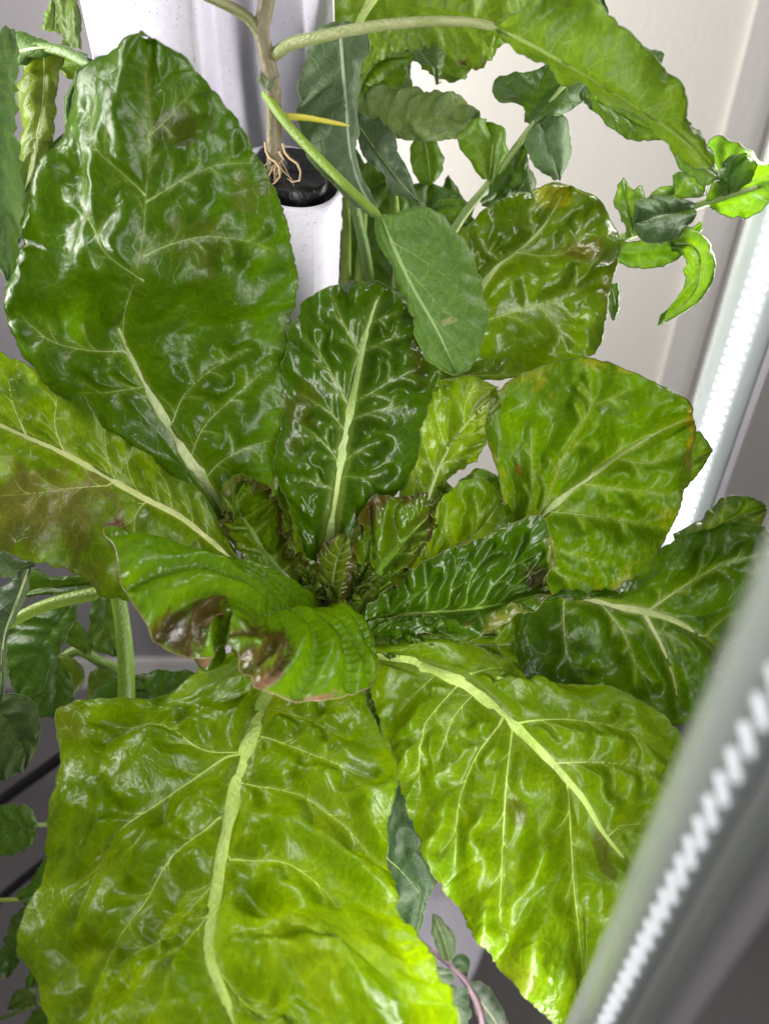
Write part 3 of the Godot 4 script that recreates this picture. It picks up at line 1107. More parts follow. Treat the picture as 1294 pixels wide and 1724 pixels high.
	# big leaf coming towards the viewer at the bottom
	leaf(t, [500,1068,462, 440,1092,450, 372,1106,440, 320,1142,431, 250,1186,424, 165,1202,417, 108,1216,411, 104,1248,404, 117,1282,398, 114,1335,392, 96,1420,382, 71,1482,376, 58,1545,369, 62,1595,362, 76,1650,354, 92,1700,345, 130,1790,325, 260,1880,300, 420,1930,282],
		[525,1085,462, 480,1135,448, 445,1185,432, 421,1245,416, 401,1312,400, 385,1385,384, 366,1468,364, 356,1535,350, 352,1595,336, 362,1640,322, 385,1700,306, 420,1790,288, 440,1932,282],
		[560,1090,462, 598,1140,448, 612,1185,438, 628,1225,428, 656,1270,417, 666,1312,407, 656,1370,394, 650,1425,380, 662,1485,366, 667,1545,350, 702,1612,330, 742,1690,308, 775,1760,294, 720,1860,284, 560,1925,281, 445,1933,282],
		{"c0": Color(0.205, 0.390, 0.012), "c1": Color(0.135, 0.295, 0.012), "arch": 5.0, "pucker": 3.0, "blister": 1.7, "wave": 4.0, "billow": 4.5, "folds": [[122, 1240, 30, 26, 0, -7.0], [440, 1530, 90, 32, 25, -12.0], [560, 1620, 150, 50, 25, 9.0], [205, 1255, 50, 34, -30, -7.0], [285, 1385, 60, 30, -40, -7.0], [240, 1310, 90, 22, -40, 5.0], [180, 1480, 110, 24, -60, 5.0], [250, 1600, 110, 28, -60, -6.0], [560, 1300, 90, 24, 25, 5.0], [580, 1420, 80, 24, 30, -5.0], [480, 1400, 60, 24, 20, 5.0], [140, 1340, 22, 70, 20, 6.0], [420, 1640, 40, 70, 0, -7.0]], "ruffle": 1.6, "seed": 12, "rib": Color(0.42, 0.55, 0.14), "cell": 1.7, "pw": 5.0,
		"ribs": [[12.0, 0.8, 500,1110, 470,1140, 445,1185, 422,1245, 402,1312, 386,1385, 367,1468, 356,1535, 352,1595, 362,1640, 385,1695, 415,1780, 435,1880], [1.9, 0.5, 382,1278, 330,1310, 250,1370, 190,1430, 145,1550], [1.8, 0.5, 365,1380, 300,1440, 250,1520, 190,1620, 155,1690], [1.4, 0.5, 350,1490, 290,1560, 200,1630], [1.6, 0.5, 348,1545, 320,1590, 300,1630], [1.5, 0.5, 425,1240, 480,1260, 560,1300, 625,1320], [1.4, 0.5, 437,1190, 500,1215, 580,1250], [1.6, 0.5, 388,1448, 440,1455, 510,1480, 570,1540], [1.5, 0.6, 368,1640, 400,1675, 450,1724], [1.3, 0.4, 415,1270, 340,1265, 250,1220, 180,1250], [1.3, 0.4, 405,1320, 490,1340, 580,1390, 640,1450], [1.2, 0.5, 360,1470, 310,1540, 240,1600]],
		"spots": [[120, 1240, 30, 40, Color(0.22, 0.27, 0.012), 0.6], [560, 1640, 120, 90, Color(0.27, 0.43, 0.012), 0.6], [560, 1380, 60, 80, Color(0.22, 0.34, 0.014), 0.5]]})
	# big leaf at the lower right
	leaf(t, [605,1105,460, 622,1135,456, 634,1180,451, 659,1260,441, 681,1330,432, 705,1400,421, 735,1470,409, 776,1540,398, 821,1602,388, 871,1660,379, 931,1716,379, 985,1762,376],
		[610,1100,460, 655,1112,455, 720,1122,448, 790,1157,439, 850,1206,430, 910,1266,421, 955,1330,412, 975,1420,401, 982,1520,389, 985,1640,382, 988,1764,376],
		[625,1088,460, 700,1080,456, 790,1086,452, 848,1115,448, 885,1150,443, 960,1150,438, 1030,1160,433, 1092,1198,427, 1140,1244,420, 1146,1310,414, 1120,1400,406, 1090,1500,397, 1062,1600,386, 1020,1710,380, 990,1764,376],
		{"c0": Color(0.205, 0.390, 0.012), "c1": Color(0.140, 0.310, 0.012), "arch": 6.0, "pucker": 2.4, "blister": 1.0, "billow": 4.0, "folds": [[705, 1250, 24, 70, 12, 6.0], [820, 1330, 22, 110, 6, 6.0], [910, 1430, 24, 120, 0, 6.0], [740, 1360, 22, 90, 5, 4.0], [870, 1500, 24, 90, 0, -4.0], [1000, 1250, 70, 22, 10, 6.0], [1050, 1330, 40, 40, 0, -6.0], [1030, 1520, 24, 90, 20, 5.0], [900, 1600, 60, 30, 40, 5.0]], "wave": 4.0, "ruffle": 1.0, "seed": 13, "rib": Color(0.42, 0.55, 0.15), "pw": 5.0,
		"ribs": [[11.5, 0.8, 612,1102, 655,1110, 720,1122, 790,1157, 850,1206, 910,1266, 960,1320, 985,1350, 1010,1395, 1040,1440, 1066,1478], [2.0, 0.7, 955,1318, 960,1400, 966,1500, 975,1600, 982,1665], [1.7, 0.5, 862,1225, 852,1330, 846,1430, 842,1550], [1.6, 0.5, 840,1222, 800,1280, 775,1350, 768,1460], [1.4, 0.4, 770,1155, 725,1215, 710,1290, 712,1350], [1.1, 0.4, 735,1135, 700,1170, 665,1210], [1.7, 0.5, 885,1216, 960,1215, 1040,1230, 1110,1270], [1.5, 0.5, 830,1152, 900,1150, 970,1152], [1.4, 0.4, 945,1285, 1000,1285, 1060,1290, 1110,1305], [1.0, 0.3, 790,1140, 840,1130, 875,1140], [0.9, 0.3, 1040,1390, 1080,1385, 1110,1375], [1.2, 0.4, 800,1165, 765,1210, 742,1280]],
		"spots": [[1010, 1430, 22, 50, Color(0.10, 0.08, 0.02), 0.6], [860, 1640, 50, 40, Color(0.22, 0.25, 0.015), 0.5], [870, 1370, 20, 50, Color(0.14, 0.14, 0.02), 0.5]]})
	# leaf curling over towards the viewer
	leaf(t, [520,1035,465, 440,985,430, 340,945,405, 250,912,385, 172,898,370, 183,945,356, 193,1000,346, 214,1042,340, 250,1085,334, 290,1110,330, 330,1119,330, 358,1112,334, 371,1096,342, 375,1080,350],
		[545,1045,468, 510,1035,440, 475,1032,412, 440,1042,388, 405,1060,368, 376,1079,351],
		[585,1048,468, 612,1075,440, 627,1120,408, 622,1160,384, 600,1178,366, 560,1190,352, 510,1191,340, 462,1186,331, 425,1172,326, 396,1146,325, 381,1118,330, 376,1096,341, 377,1080,350],
		{"mat": M.gloss, "c0": Color(0.14, 0.31, 0.012), "c1": Color(0.100, 0.25, 0.012), "arch": 13.0, "pucker": 2.2, "blister": 0.9, "wave": 1.0, "ruffle": 0.3, "billow": 1.6, "wob": 0.6, "seed": 14, "rc": Color(0.42, 0.34, 0.16), "auto": [8, 1.0], "flatveins": true, "pw": 4.0, "stretch": 0.8,
		"spots": [[312, 1080, 88, 42, Color(0.085, 0.05, 0.014), 0.95], [422, 1128, 54, 58, Color(0.10, 0.06, 0.016), 0.95], [368, 1098, 12, 22, PK, 0.9], [418, 1168, 34, 14, PK, 0.9], [510, 1189, 60, 6, PK, 0.8]]})
	# leaf inside right, with yellow lower margin
	leaf(t, [585,1045,470, 640,1000,462, 700,952,454, 760,921,447, 830,892,440, 897,866,433, 922,876,430, 936,905,428, 942,950,427, 937,990,426],
		[590,1055,472, 650,1040,464, 720,1032,457, 790,1026,450, 860,1014,441, 905,1003,433, 937,993,426],
		[595,1066,470, 650,1078,460, 720,1072,452, 775,1080,446, 820,1070,440, 870,1048,434, 915,1028,429, 938,998,426],
		{"mat": M.gloss, "c0": Color(0.065, 0.175, 0.012), "c1": Color(0.048, 0.140, 0.012), "arch": 3.0, "pucker": 3.0, "blister": 1.3, "wave": 2.5, "ruffle": 1.6, "seed": 15, "rib": Color(0.26, 0.42, 0.05), "pw": 3.2, "vc": Color(0.14, 0.28, 0.03), "cell": 1.2,
		"ribs": [[8.0, 1.5, 595,1054, 650,1040, 720,1032, 790,1026, 860,1014, 920,998], [1.1, 0.3, 720,1022, 722,990, 715,950], [1.1, 0.3, 755,1018, 765,975, 790,930], [1.1, 0.3, 785,1015, 795,970, 830,915], [1.1, 0.3, 815,1010, 830,985, 870,950, 915,930], [1.0, 0.3, 690,1026, 690,1000, 680,975], [1.0, 0.3, 660,1030, 655,1005], [1.0, 0.3, 850,1005, 880,975, 920,955], [1.0, 0.3, 740,1034, 745,1060], [1.0, 0.3, 805,1030, 815,1055]],
		"spots": [[915, 975, 35, 30, Color(0.055, 0.035, 0.02), 0.85], [860, 1050, 70, 22, Color(0.24, 0.27, 0.04), 0.95], [935, 930, 12, 50, Color(0.26, 0.30, 0.04), 0.9], [930, 1010, 30, 14, Color(0.12, 0.09, 0.03), 0.8]], "rc": Color(0.30, 0.33, 0.08)})
	# ruffled leaf below it
	leaf(t, [600,1062,468, 640,1040,460, 700,1036,454, 750,1042,450, 800,1052,446, 838,1066,443], [600,1075,467, 650,1068,459, 710,1064,452, 770,1062,446, 838,1068,443], [605,1095,466, 640,1108,458, 660,1112,454, 690,1094,450, 740,1084,447, 790,1078,445, 838,1070,443],
		{"c0": Color(0.095, 0.245, 0.012), "c1": Color(0.055, 0.17, 0.012), "pucker": 2.4, "blister": 1.4, "ruffle": 2.0, "rfreq": 0.8, "seed": 16, "mid": [2.0, 0.8], "auto": [8, 0.8], "cell": 1.1, "pw": 2.5, "rc": Color(0.30, 0.38, 0.12)})
	# bright leaf behind the inside right leaf
	leaf(t, [640,1010,470, 690,945,464, 728,880,459, 752,830,455, 790,806,452, 820,808,450, 842,838,448], [650,1015,470, 710,965,464, 760,925,458, 805,895,453, 842,845,448], [665,1020,470, 740,985,466, 800,945,461, 850,905,456, 862,870,452, 845,842,448],
		{"c0": Color(0.17, 0.34, 0.012), "c1": Color(0.12, 0.28, 0.012), "pucker": 2.4, "blister": 1.5, "wave": 2.0, "seed": 17, "mid": [4.0, 1.0], "cell": 1.3, "ribs": [[1.2, 0.4, 760,920, 752,885, 755,850], [1.2, 0.4, 800,895, 805,865, 800,835], [1.0, 0.4, 725,945, 722,910]]})
	leaf(t, [700,900,492, 760,830,490, 800,790,488, 836,800,486], [720,910,492, 780,850,490, 840,806,486], [740,920,492, 800,880,490, 850,840,488, 842,808,486], {"c0": GD, "c1": GD2, "seed": 33, "auto": [4, 0.8]})
	# leaves closing the gaps behind the heart
	leaf(t, [470,1060,500, 440,960,492, 425,880,486, 440,810,480, 480,770,476], [520,1060,500, 500,960,492, 490,880,485, 484,770,476], [580,1060,500, 570,960,492, 560,880,486, 530,800,480, 488,770,476], {"c0": Color(0.100, 0.240, 0.012), "c1": Color(0.085, 0.20, 0.012), "seed": 34, "auto": [6, 0.9], "mid": [5.0, 1.0], "pucker": 2.2, "blister": 1.4})
	leaf(t, [560,1070,500, 600,980,492, 640,900,486, 690,830,480, 740,800,476], [590,1070,500, 650,980,492, 700,900,485, 744,802,476], [640,1080,500, 710,1000,493, 760,930,487, 780,860,481, 748,803,476], {"c0": Color(0.100, 0.240, 0.012), "c1": Color(0.085, 0.20, 0.012), "seed": 35, "auto": [6, 0.9], "mid": [4.0, 1.0], "pucker": 2.2, "blister": 1.4})
	leaf(t, [640,1070,496, 720,1030,492, 820,1005,488, 930,1010,482, 1000,1060,478], [640,1090,496, 740,1085,491, 850,1085,486, 1002,1075,478], [645,1120,496, 740,1140,492, 830,1175,488, 940,1190,482, 1000,1150,479, 1004,1085,478], {"c0": Color(0.085, 0.215, 0.012), "c1": Color(0.07, 0.18, 0.012), "seed": 36, "auto": [7, 1.2], "mid": [5.0, 1.0], "pucker": 2.8, "blister": 1.6, "wave": 5.0})
	# dark crinkled heart leaves
	leaf(t, [580,1030,472, 590,960,464, 600,905,457, 615,855,450, 640,830,446, 690,832,441, 722,832,438, 738,850,436], [595,1030,473, 625,985,466, 650,945,459, 680,910,451, 710,880,443, 738,853,436], [620,1035,472, 655,1000,465, 690,955,457, 715,915,449, 732,880,442, 740,856,436],
		{"mat": M.gloss, "c0": Color(0.100, 0.240, 0.012), "c1": Color(0.100, 0.195, 0.010), "arch": 3.0, "pucker": 1.6, "blister": 2.4, "wave": 2.0, "ruffle": 3.4, "rfreq": 0.9, "seed": 18, "mid": [6.0, 1.0], "rib": Color(0.16, 0.30, 0.03), "auto": [4, 0.9], "cell": 1.0, "pw": 2.8,
		"spots": [[725, 870, 26, 30, BR, 0.6], [630, 850, 26, 20, BR, 0.4]], "edge": [BR, 0.42], "rc": Color(0.12, 0.12, 0.02)})
	leaf(t, [520,1030,472, 450,985,462, 400,948,452, 372,905,443, 359,868,436, 364,838,432, 382,820,430, 415,808,430], [530,1025,474, 470,960,470, 440,918,466, 415,880,458, 398,850,446, 400,828,437, 415,810,430], [548,1020,472, 525,960,460, 500,920,450, 492,890,444, 482,850,438, 462,826,434, 435,812,431, 417,809,430],
		{"mat": M.gloss, "c0": Color(0.100, 0.240, 0.012), "c1": Color(0.100, 0.195, 0.010), "arch": -8.0, "pucker": 1.2, "blister": 2.4, "wave": 2.0, "ruffle": 3.2, "rfreq": 0.9, "seed": 19, "rib": Color(0.16, 0.26, 0.05), "cell": 1.0, "pw": 2.6, "mid": [3.5, 0.7], "auto": [6, 0.8],
		"spots": [[375, 880, 18, 40, BR, 0.5], [490, 950, 24, 50, BR, 0.4]], "edge": [BR, 0.42], "rc": Color(0.12, 0.12, 0.03)})
	leaf(t, [545,1005,462, 535,970,456, 530,945,451, 540,920,447, 560,905,444, 584,897,442], [558,1005,463, 562,965,457, 569,935,451, 584,899,442], [580,1005,462, 592,970,456, 596,940,451, 592,915,446, 586,899,442],
		{"mat": M.gloss, "c0": Color(0.110, 0.230, 0.010), "c1": Color(0.12, 0.170, 0.010), "arch": 2.0, "pucker": 1.6, "blister": 0.8, "wave": 0.5, "ruffle": 1.2, "rfreq": 1.6, "seed": 20, "mid": [1.8, 0.6], "rib": Color(0.22, 0.26, 0.08), "auto": [6, 0.6], "cell": 0.7, "pw": 1.5, "edge": [BR, 0.5], "rc": Color(0.12, 0.12, 0.03)})
	# crumpled youngest leaves
	var rng := RandomNumberGenerator.new()
	rng.seed = 77
	for q in [[530,985, 500,955], [520,1000, 490,990], [600,985, 630,935], [570,960, 560,915], [535,1000, 515,985], [548,1012, 520,1005], [560,1018, 545,1035], [575,1015, 580,1040], [590,1010, 612,1010], [595,1000, 625,985], [560,1005, 552,985], [600,995, 640,968]]:
		var bx: float = q[0]
		var by: float = q[1]
		var tx: float = q[2]
		var ty: float = q[3]
		var dv := Vector2(tx - bx, ty - by)
		var nn := Vector2(-dv.y, dv.x).normalized() * rng.randf_range(12, 19)
		var d0 := 466.0
		var d1 := 452.0
		leaf(t, [bx, by, d0, bx + dv.x * 0.4 + nn.x, by + dv.y * 0.4 + nn.y, d0 - 8, tx + nn.x * 0.5, ty + nn.y * 0.5, d1, tx, ty, d1], [bx, by, d0 + 1, bx + dv.x * 0.5, by + dv.y * 0.5, d0 - 4, tx, ty, d1], [bx, by, d0, bx + dv.x * 0.4 - nn.x, by + dv.y * 0.4 - nn.y, d0 - 8, tx - nn.x * 0.5, ty - nn.y * 0.5, d1, tx, ty, d1],
			{"c0": Color(0.12, 0.25, 0.014), "c1": Color(0.11, 0.18, 0.012), "arch": 1.5, "pucker": 0.8, "blister": 1.6, "wave": 0.8, "ruffle": 1.6, "rfreq": 2.2, "seed": rng.randi_range(40, 90), "cell": 0.6, "mid": [1.0, 0.4], "rc": Color(0.14, 0.19, 0.05)})
	# dark leaf below the crown and the crown itself
	leaf(t, [600,1150,480, 610,1200,478, 622,1235,476, 640,1262,474], [630,1150,480, 640,1210,478, 645,1264,474], [670,1150,480, 664,1210,478, 656,1245,476, 646,1264,474], {"c0": GD2, "c1": GD2, "auto": [4, 0.8], "seed": 22})
	stem(t, "crown", [570,1010,478, 562,1040,488, 545,1090,515, 520,1150,560], 14, 12, Color(0.20, 0.30, 0.06), Color(0.28, 0.36, 0.10))
	# petiole of a lower leaf
	stem(t, "leaf_stalk", [195,985,470, 205,1040,474, 212,1110,480, 214,1190,488], 4.6, 5.6, Color(0.15, 0.25, 0.02), Color(0.11, 0.20, 0.02))

# ==================================================================== the seedling in the cup
func build_seedling():
	var t := thing("young_seedling", "young plant with brown woody stem rising from black plug in tower cup", "seedling", at(470, 292, 424))
	var w0 := Color(0.10, 0.085, 0.035)
	var w1 := Color(0.20, 0.17, 0.10)
	stem(t, "stem", [463,300,424, 462,255,414, 461,200,404, 458,140,393, 448,90,385, 440,50,379, 447,15,374, 453,-40,366], 4.7, 4.0, w0, w1)
	stem(t, "branch", [446,78,383, 425,38,376, 395,15,371, 330,-15,360], 3.0, 2.4, Color(0.14, 0.15, 0.05), Color(0.22, 0.22, 0.10))
	stem(t, "leaf_stalk", [462,92,385, 490,74,379, 530,64,373, 590,51,366, 680,39,358, 770,36,352, 838,46,348], 3.2, 1.9, Color(0.17, 0.22, 0.06), Color(0.30, 0.31, 0.16))
	leaf(t, [836,42,348, 880,14,340, 940,-28,334, 1000,-5,335, 1032,45,337, 1075,84,340, 1110,112,342, 1145,152,346, 1156,192,350, 1186,236,356, 1208,286,362],
		[836,46,348, 900,80,346, 970,123,345, 1045,168,347, 1110,206,351, 1155,238,356, 1206,288,362],
		[838,50,348, 880,86,356, 930,118,362, 990,150,366, 1050,182,368, 1108,216,367, 1148,246,366, 1180,282,364, 1206,290,362],
		{"mat": M.herb, "c0": Color(0.165, 0.31, 0.016), "c1": Color(0.125, 0.255, 0.014), "arch": 2.0, "pucker": 0.8, "blister": 0.4, "wave": 4.0, "ruffle": 2.5, "rfreq": 0.12, "seed": 24, "auto": [6, 0.6], "rib": Color(0.20, 0.28, 0.06), "mid": [1.8, 0.6], "vc": Color(0.16, 0.26, 0.04)})
	stem(t, "leaf_stalk", [447,158,397, 480,205,392, 530,260,388, 590,320,384, 642,368,380], 2.7, 2.2, Color(0.14, 0.24, 0.02), Color(0.20, 0.30, 0.03))
	leaf(t, [633,362,380, 646,415,385, 672,475,389, 700,535,392, 706,580,394, 727,609,394, 768,632,392], [641,363,380, 668,430,383, 700,495,386, 738,560,389, 768,631,392], [650,361,380, 700,355,386, 745,374,391, 785,425,396, 807,480,398, 817,540,398, 806,590,396, 790,620,394, 770,632,392],
		{"mat": M.matte, "c0": Color(0.135, 0.275, 0.030), "c1": Color(0.100, 0.225, 0.026), "arch": 3.0, "pucker": 1.0, "blister": 0.5, "wave": 2.0, "ruffle": 0.8, "rfreq": 0.2, "seed": 25, "rib": Color(0.22, 0.32, 0.10), "vc": Color(0.14, 0.25, 0.06), "mid": [2.6, 0.6],
		"ribs": [[1.0, 0.3, 668,415, 720,450, 770,490, 800,500], [1.0, 0.3, 690,460, 730,510, 770,560], [0.8, 0.3, 655,385, 710,400, 750,430], [0.8, 0.3, 690,480, 700,530, 712,575], [0.8, 0.3, 720,530, 760,575, 785,605]], "spots": [[752, 543, 9, 6, Color(0.45, 0.42, 0.20), 0.9]]})
	stem(t, "leaf_stalk", [470,196,398, 520,199,394, 588,212,388], 1.9, 0.9, Color(0.42, 0.38, 0.03), Color(0.36, 0.34, 0.03))
	# two budding leaves
	leaf(t, [446,150,392, 436,135,390, 438,122,389], [449,150,392, 443,136,390, 439,122,389], [452,150,392, 450,136,390, 440,122,389], {"mat": M.matte, "c0": Color(0.22, 0.28, 0.16), "seed": 26, "cell": 0.7, "pucker": 0.2, "blister": 0.2, "arch": 0.5, "wave": 0.2, "ruffle": 0.2})
	leaf(t, [450,152,391, 452,138,389, 470,128,388], [453,153,391, 460,140,389, 471,128,388], [456,153,391, 466,142,389, 472,129,388], {"mat": M.matte, "c0": Color(0.20, 0.26, 0.15), "seed": 27, "cell": 0.7, "pucker": 0.2, "blister": 0.2, "arch": 0.5, "wave": 0.2, "ruffle": 0.2})
	for r in [[476,242,408, 482,262,409, 500,275,409, 506,290,410, 503,306,411, 488,306,412, 483,300,413], [447,240,410, 450,262,412, 466,275,411, 472,292,411, 466,305,412, 452,314,411], [470,255,409, 478,270,410]]:
		stem(t, "aerial_root", r, 0.85, 0.45, Color(0.34, 0.23, 0.12), Color(0.50, 0.38, 0.23), null, 0.3)
	var rr := RandomNumberGenerator.new()
	rr.seed = 12
	for k in 7:
		var x0 := 456.0 + rr.randf_range(0, 20)
		var y0 := rr.randf_range(262, 284)
		var dx := rr.randf_range(-26, 30)
		stem(t, "aerial_root", [x0, y0, 412, x0 + dx * 0.4, y0 + 12, 411, x0 + dx * 0.8, y0 + 22, 412, x0 + dx * rr.randf_range(0.6, 1.3), y0 + rr.randf_range(26, 40), 414], rr.randf_range(0.25, 0.5), 0.2, Color(0.32, 0.22, 0.12), Color(0.46, 0.35, 0.22), null, 0.3)
	# black plug in the cup
	var pc := Vector3(TX, 0, TZ) + Vector3(sin(deg_to_rad(31.0)), 0, cos(deg_to_rad(31.0))) * 0.1055 + Vector3(0, 1.25, 0)
	var plug := thing("growing_plug", "black wrinkled foam plug seated in white tower cup", "plug", pc)
	var pd := Vector3(sin(deg_to_rad(31.0)), 0, cos(deg_to_rad(31.0)))
	plug.basis = Basis(Vector3.UP.cross(pd).normalized(), deg_to_rad(20.0))
	var st := SurfaceTool.new()
	st.begin(Mesh.PRIMITIVE_TRIANGLES)
	var prof := [[-0.030, 0.019], [-0.002, 0.0226], [0.003, 0.0226], [0.0050, 0.0212], [0.0052, 0.019], [0.0040, 0.012], [0.0030, 0.004], [0.003, 0.0]]
	var n := 40
	st.set_smooth_group(0)
	for k in prof.size() - 1:
		for i in n:
			var q := []
			for e in [[k, i], [k, i + 1], [k + 1, i + 1], [k + 1, i]]:
				var a: float = TAU * (e[1] % n) / n
				var sq := 1.0 / pow(pow(absf(cos(a)), 4.0) + pow(absf(sin(a)), 4.0), 0.25)
				var r: float = prof[e[0]][1] * (1.0 + 0.55 * (sq - 1.0)) * (1.0 + 0.04 * sin(a * 7.0))
				q.append(Vector3(sin(a) * r, prof[e[0]][0] + 0.0008 * sin(a * 5.0 + r * 900.0), cos(a) * r))
			for e in [0, 2, 1, 0, 3, 2]:
				st.add_vertex(q[e])
	st.index()
	st.generate_normals()
	put(plug, "plug_body", st.commit(), M.foam)

# ==================================================================== plants around
func build_other_plants():
	var g0 := Color(0.085, 0.205, 0.018)
	var g1 := Color(0.066, 0.165, 0.015)
	var gl0 := Color(0.16, 0.34, 0.014)
	var gl1 := Color(0.12, 0.27, 0.014)
	var bl0 := Color(0.095, 0.165, 0.065)
	var bl1 := Color(0.075, 0.135, 0.05)
	var soft := {"mat": M.herb, "arch": 2.0, "pucker": 0.9, "blister": 0.5, "wave": 3.0, "ruffle": 1.2, "cell": 1.8, "flatveins": true}
	# ---- grey-green kale beside the cup
	var t := thing("kale_plant", "grey green smooth kale with a leaf hanging beside the tower cup", "kale", at(640, 400, 470))
	leaf(t, [560,38,398, 530,58,402, 513,120,405, 505,175,408, 511,240,412, 533,282,415, 585,338,418, 644,378,420], [572,40,398, 577,110,400, 583,190,403, 589,260,407, 608,320,414, 648,376,420], [585,36,398, 612,55,403, 609,120,407, 604,180,411, 595,250,414, 600,300,416, 620,336,418, 650,374,420],
		soft.merged({"mat": M.matte, "c0": bl0, "c1": bl1, "seed": 51, "mid": [2.0, 1.2], "rib": Color(0.26, 0.32, 0.20), "vc": Color(0.15, 0.21, 0.13), "auto": [6, 0.6], "ruffle": 1.0}, true))
	leaf(t, [598,188,452, 640,208,450, 668,240,448, 672,262,447, 690,300,446, 704,338,445], [600,205,452, 630,250,450, 660,290,448, 704,340,445], [600,222,452, 612,262,450, 640,290,448, 655,318,447, 685,332,446, 703,342,445], soft.merged({"mat": M.matte, "c0": Color(0.085, 0.14, 0.085), "c1": bl1, "seed": 52, "auto": [5, 0.8], "mid": [1.6, 0.6], "ruffle": 2.5}, true))
	leaf(t, [596,170,468, 650,166,465, 720,166,462, 770,172,459, 798,188,456, 806,205,455], [596,196,464, 660,196,458, 730,198,454, 806,206,455], [596,214,468, 640,222,466, 690,234,462, 745,236,459, 790,228,457, 806,208,455],
		soft.merged({"mat": M.matte, "c0": Color(0.25, 0.37, 0.11), "c1": Color(0.17, 0.28, 0.07), "seed": 53, "arch": 8.0, "pucker": 4.0, "pw": 3.6, "auto": [8, 1.2], "vc": Color(0.28, 0.36, 0.12)}, true))
	leaf(t, [596,60,500, 598,130,500, 600,200,500], [650,50,500, 655,120,500, 655,205,500], [690,90,500, 694,140,500, 702,185,500, 660,208,500], soft.merged({"mat": M.matte, "c0": Color(0.11, 0.19, 0.06), "c1": Color(0.09, 0.16, 0.05), "seed": 54, "auto": [4, 0.8]}, true))
	stem(t, "stem", [588,300,430, 600,360,455, 615,430,480, 625,520,520], 3.0, 4.5, Color(0.10, 0.20, 0.03), Color(0.14, 0.25, 0.05))
	# ---- bright serrated mustard at the top
	t = thing("mustard_plant", "bright yellow green mustard leaf with toothed brown tipped edge above the seedling stalk", "mustard", at(700, 300, 520))
	leaf(t, [562,-60,430, 680,-110,434, 800,-100,438, 890,-40,442], [562,20,428, 660,10,432, 760,15,436, 884,45,442], [562,118,432, 605,128,434, 640,104,436, 690,84,438, 730,78,438, 762,100,438, 805,118,438, 836,88,440, 862,66,441, 882,50,442],
		soft.merged({"c0": Color(0.27, 0.47, 0.012), "c1": Color(0.20, 0.39, 0.012), "seed": 55, "teeth": [3.0, 26], "auto": [7, 0.9], "pucker": 1.4, "wave": 2.0, "ribs": [[8.0, 4.0, 648,-40, 625,0, 600,45]], "spots": [[778, 108, 12, 14, BR, 0.9], [806, 118, 12, 8, BR, 0.9]], "edge": [Color(0.20, 0.34, 0.03), 0.06]}, true))
	leaf(t, [690,88,446, 650,82,446, 618,92,446, 604,122,445, 607,152,444], [692,94,446, 650,100,446, 622,122,445, 609,154,444], [694,104,446, 664,112,446, 642,134,445, 614,154,444], soft.merged({"c0": Color(0.22, 0.42, 0.012), "c1": Color(0.15, 0.32, 0.012), "seed": 56, "teeth": [1.5, 8], "ruffle": 2.0, "auto": [4, 0.7]}, true))
	leaf(t, [672,82,474, 680,98,474, 712,118,473, 738,131,472], [700,72,474, 715,98,473, 738,132,472], [748,72,474, 752,92,474, 744,110,473, 739,132,472], soft.merged({"mat": M.matte, "c0": Color(0.22, 0.34, 0.14), "c1": Color(0.18, 0.28, 0.10), "seed": 57, "teeth": [1.5, 6]}, true))
	leaf(t, [990,-25,450, 1010,-5,450, 1020,30,450], [1000,-20,450, 1008,0,450, 1018,32,450], [980,0,450, 990,25,450, 1016,33,450], soft.merged({"mat": M.matte, "c0": bl0, "c1": bl1, "seed": 58}, true))
	leaf(t, [1000,60,442, 1050,66,440, 1090,82,438, 1114,100,437], [1000,75,442, 1060,85,440, 1114,104,437], [1000,95,442, 1060,112,440, 1100,118,438, 1114,106,437], soft.merged({"mat": M.matte, "c0": Color(0.09, 0.16, 0.07), "c1": bl1, "seed": 59, "auto": [3, 0.6]}, true))
	leaf(t, [980,140,425, 1040,160,424, 1090,190,423, 1125,222,422], [985,165,425, 1045,190,424, 1125,228,422], [1000,180,425, 1020,208,424, 1050,228,423, 1080,234,423, 1124,232,422], soft.merged({"c0": gl0, "c1": gl1, "seed": 60, "auto": [4, 0.6], "ruffle": 2.0}, true))
	leaf(t, [1120,205,398, 1160,215,396, 1190,240,394, 1206,275,393, 1212,300,392], [1125,235,398, 1165,258,396, 1190,280,394, 1208,304,392], [1130,255,398, 1150,285,396, 1185,308,394, 1206,306,392], soft.merged({"mat": M.herb, "c0": g0, "c1": g1, "seed": 61, "auto": [4, 0.6]}, true))
	leaf(t, [600,60,468, 596,110,466, 612,160,464, 640,190,462], [625,60,468, 632,115,464, 642,192,462], [665,70,468, 680,115,466, 668,165,464, 645,192,462], soft.merged({"c0": Color(0.20, 0.39, 0.014), "c1": gl1, "seed": 140, "auto": [5, 0.8], "teeth": [1.6, 9], "ruffle": 2.2}, true))
	leaf(t, [690,70,480, 700,100,479, 730,128,478, 770,140,477], [720,60,480, 740,95,478, 771,139,477], [770,60,480, 790,95,479, 788,122,478, 773,139,477], soft.merged({"c0": Color(0.18, 0.33, 0.06), "c1": gl0, "seed": 141, "auto": [4, 0.8], "teeth": [1.8, 7], "ruffle": 2.0}, true))
	stem(t, "stalk", [612,30,436, 660,-40,445, 700,-120,470], 5.0, 5.0, Color(0.26, 0.40, 0.06), Color(0.20, 0.34, 0.04))
	# ---- arugula with a straight stalk before the wall
	t = thing("rocket_plant", "leggy green plant with pale diagonal stalk before the beige wall", "leafy plant", at(775, 400, 480))
	var sc0 := Color(0.22, 0.33, 0.08)
	var sc1 := Color(0.30, 0.40, 0.14)
	stem(t, "stalk", [740,430,478, 780,362,470, 830,300,462, 900,206,452, 968,120,444], 3.0, 1.8, sc0, sc1)
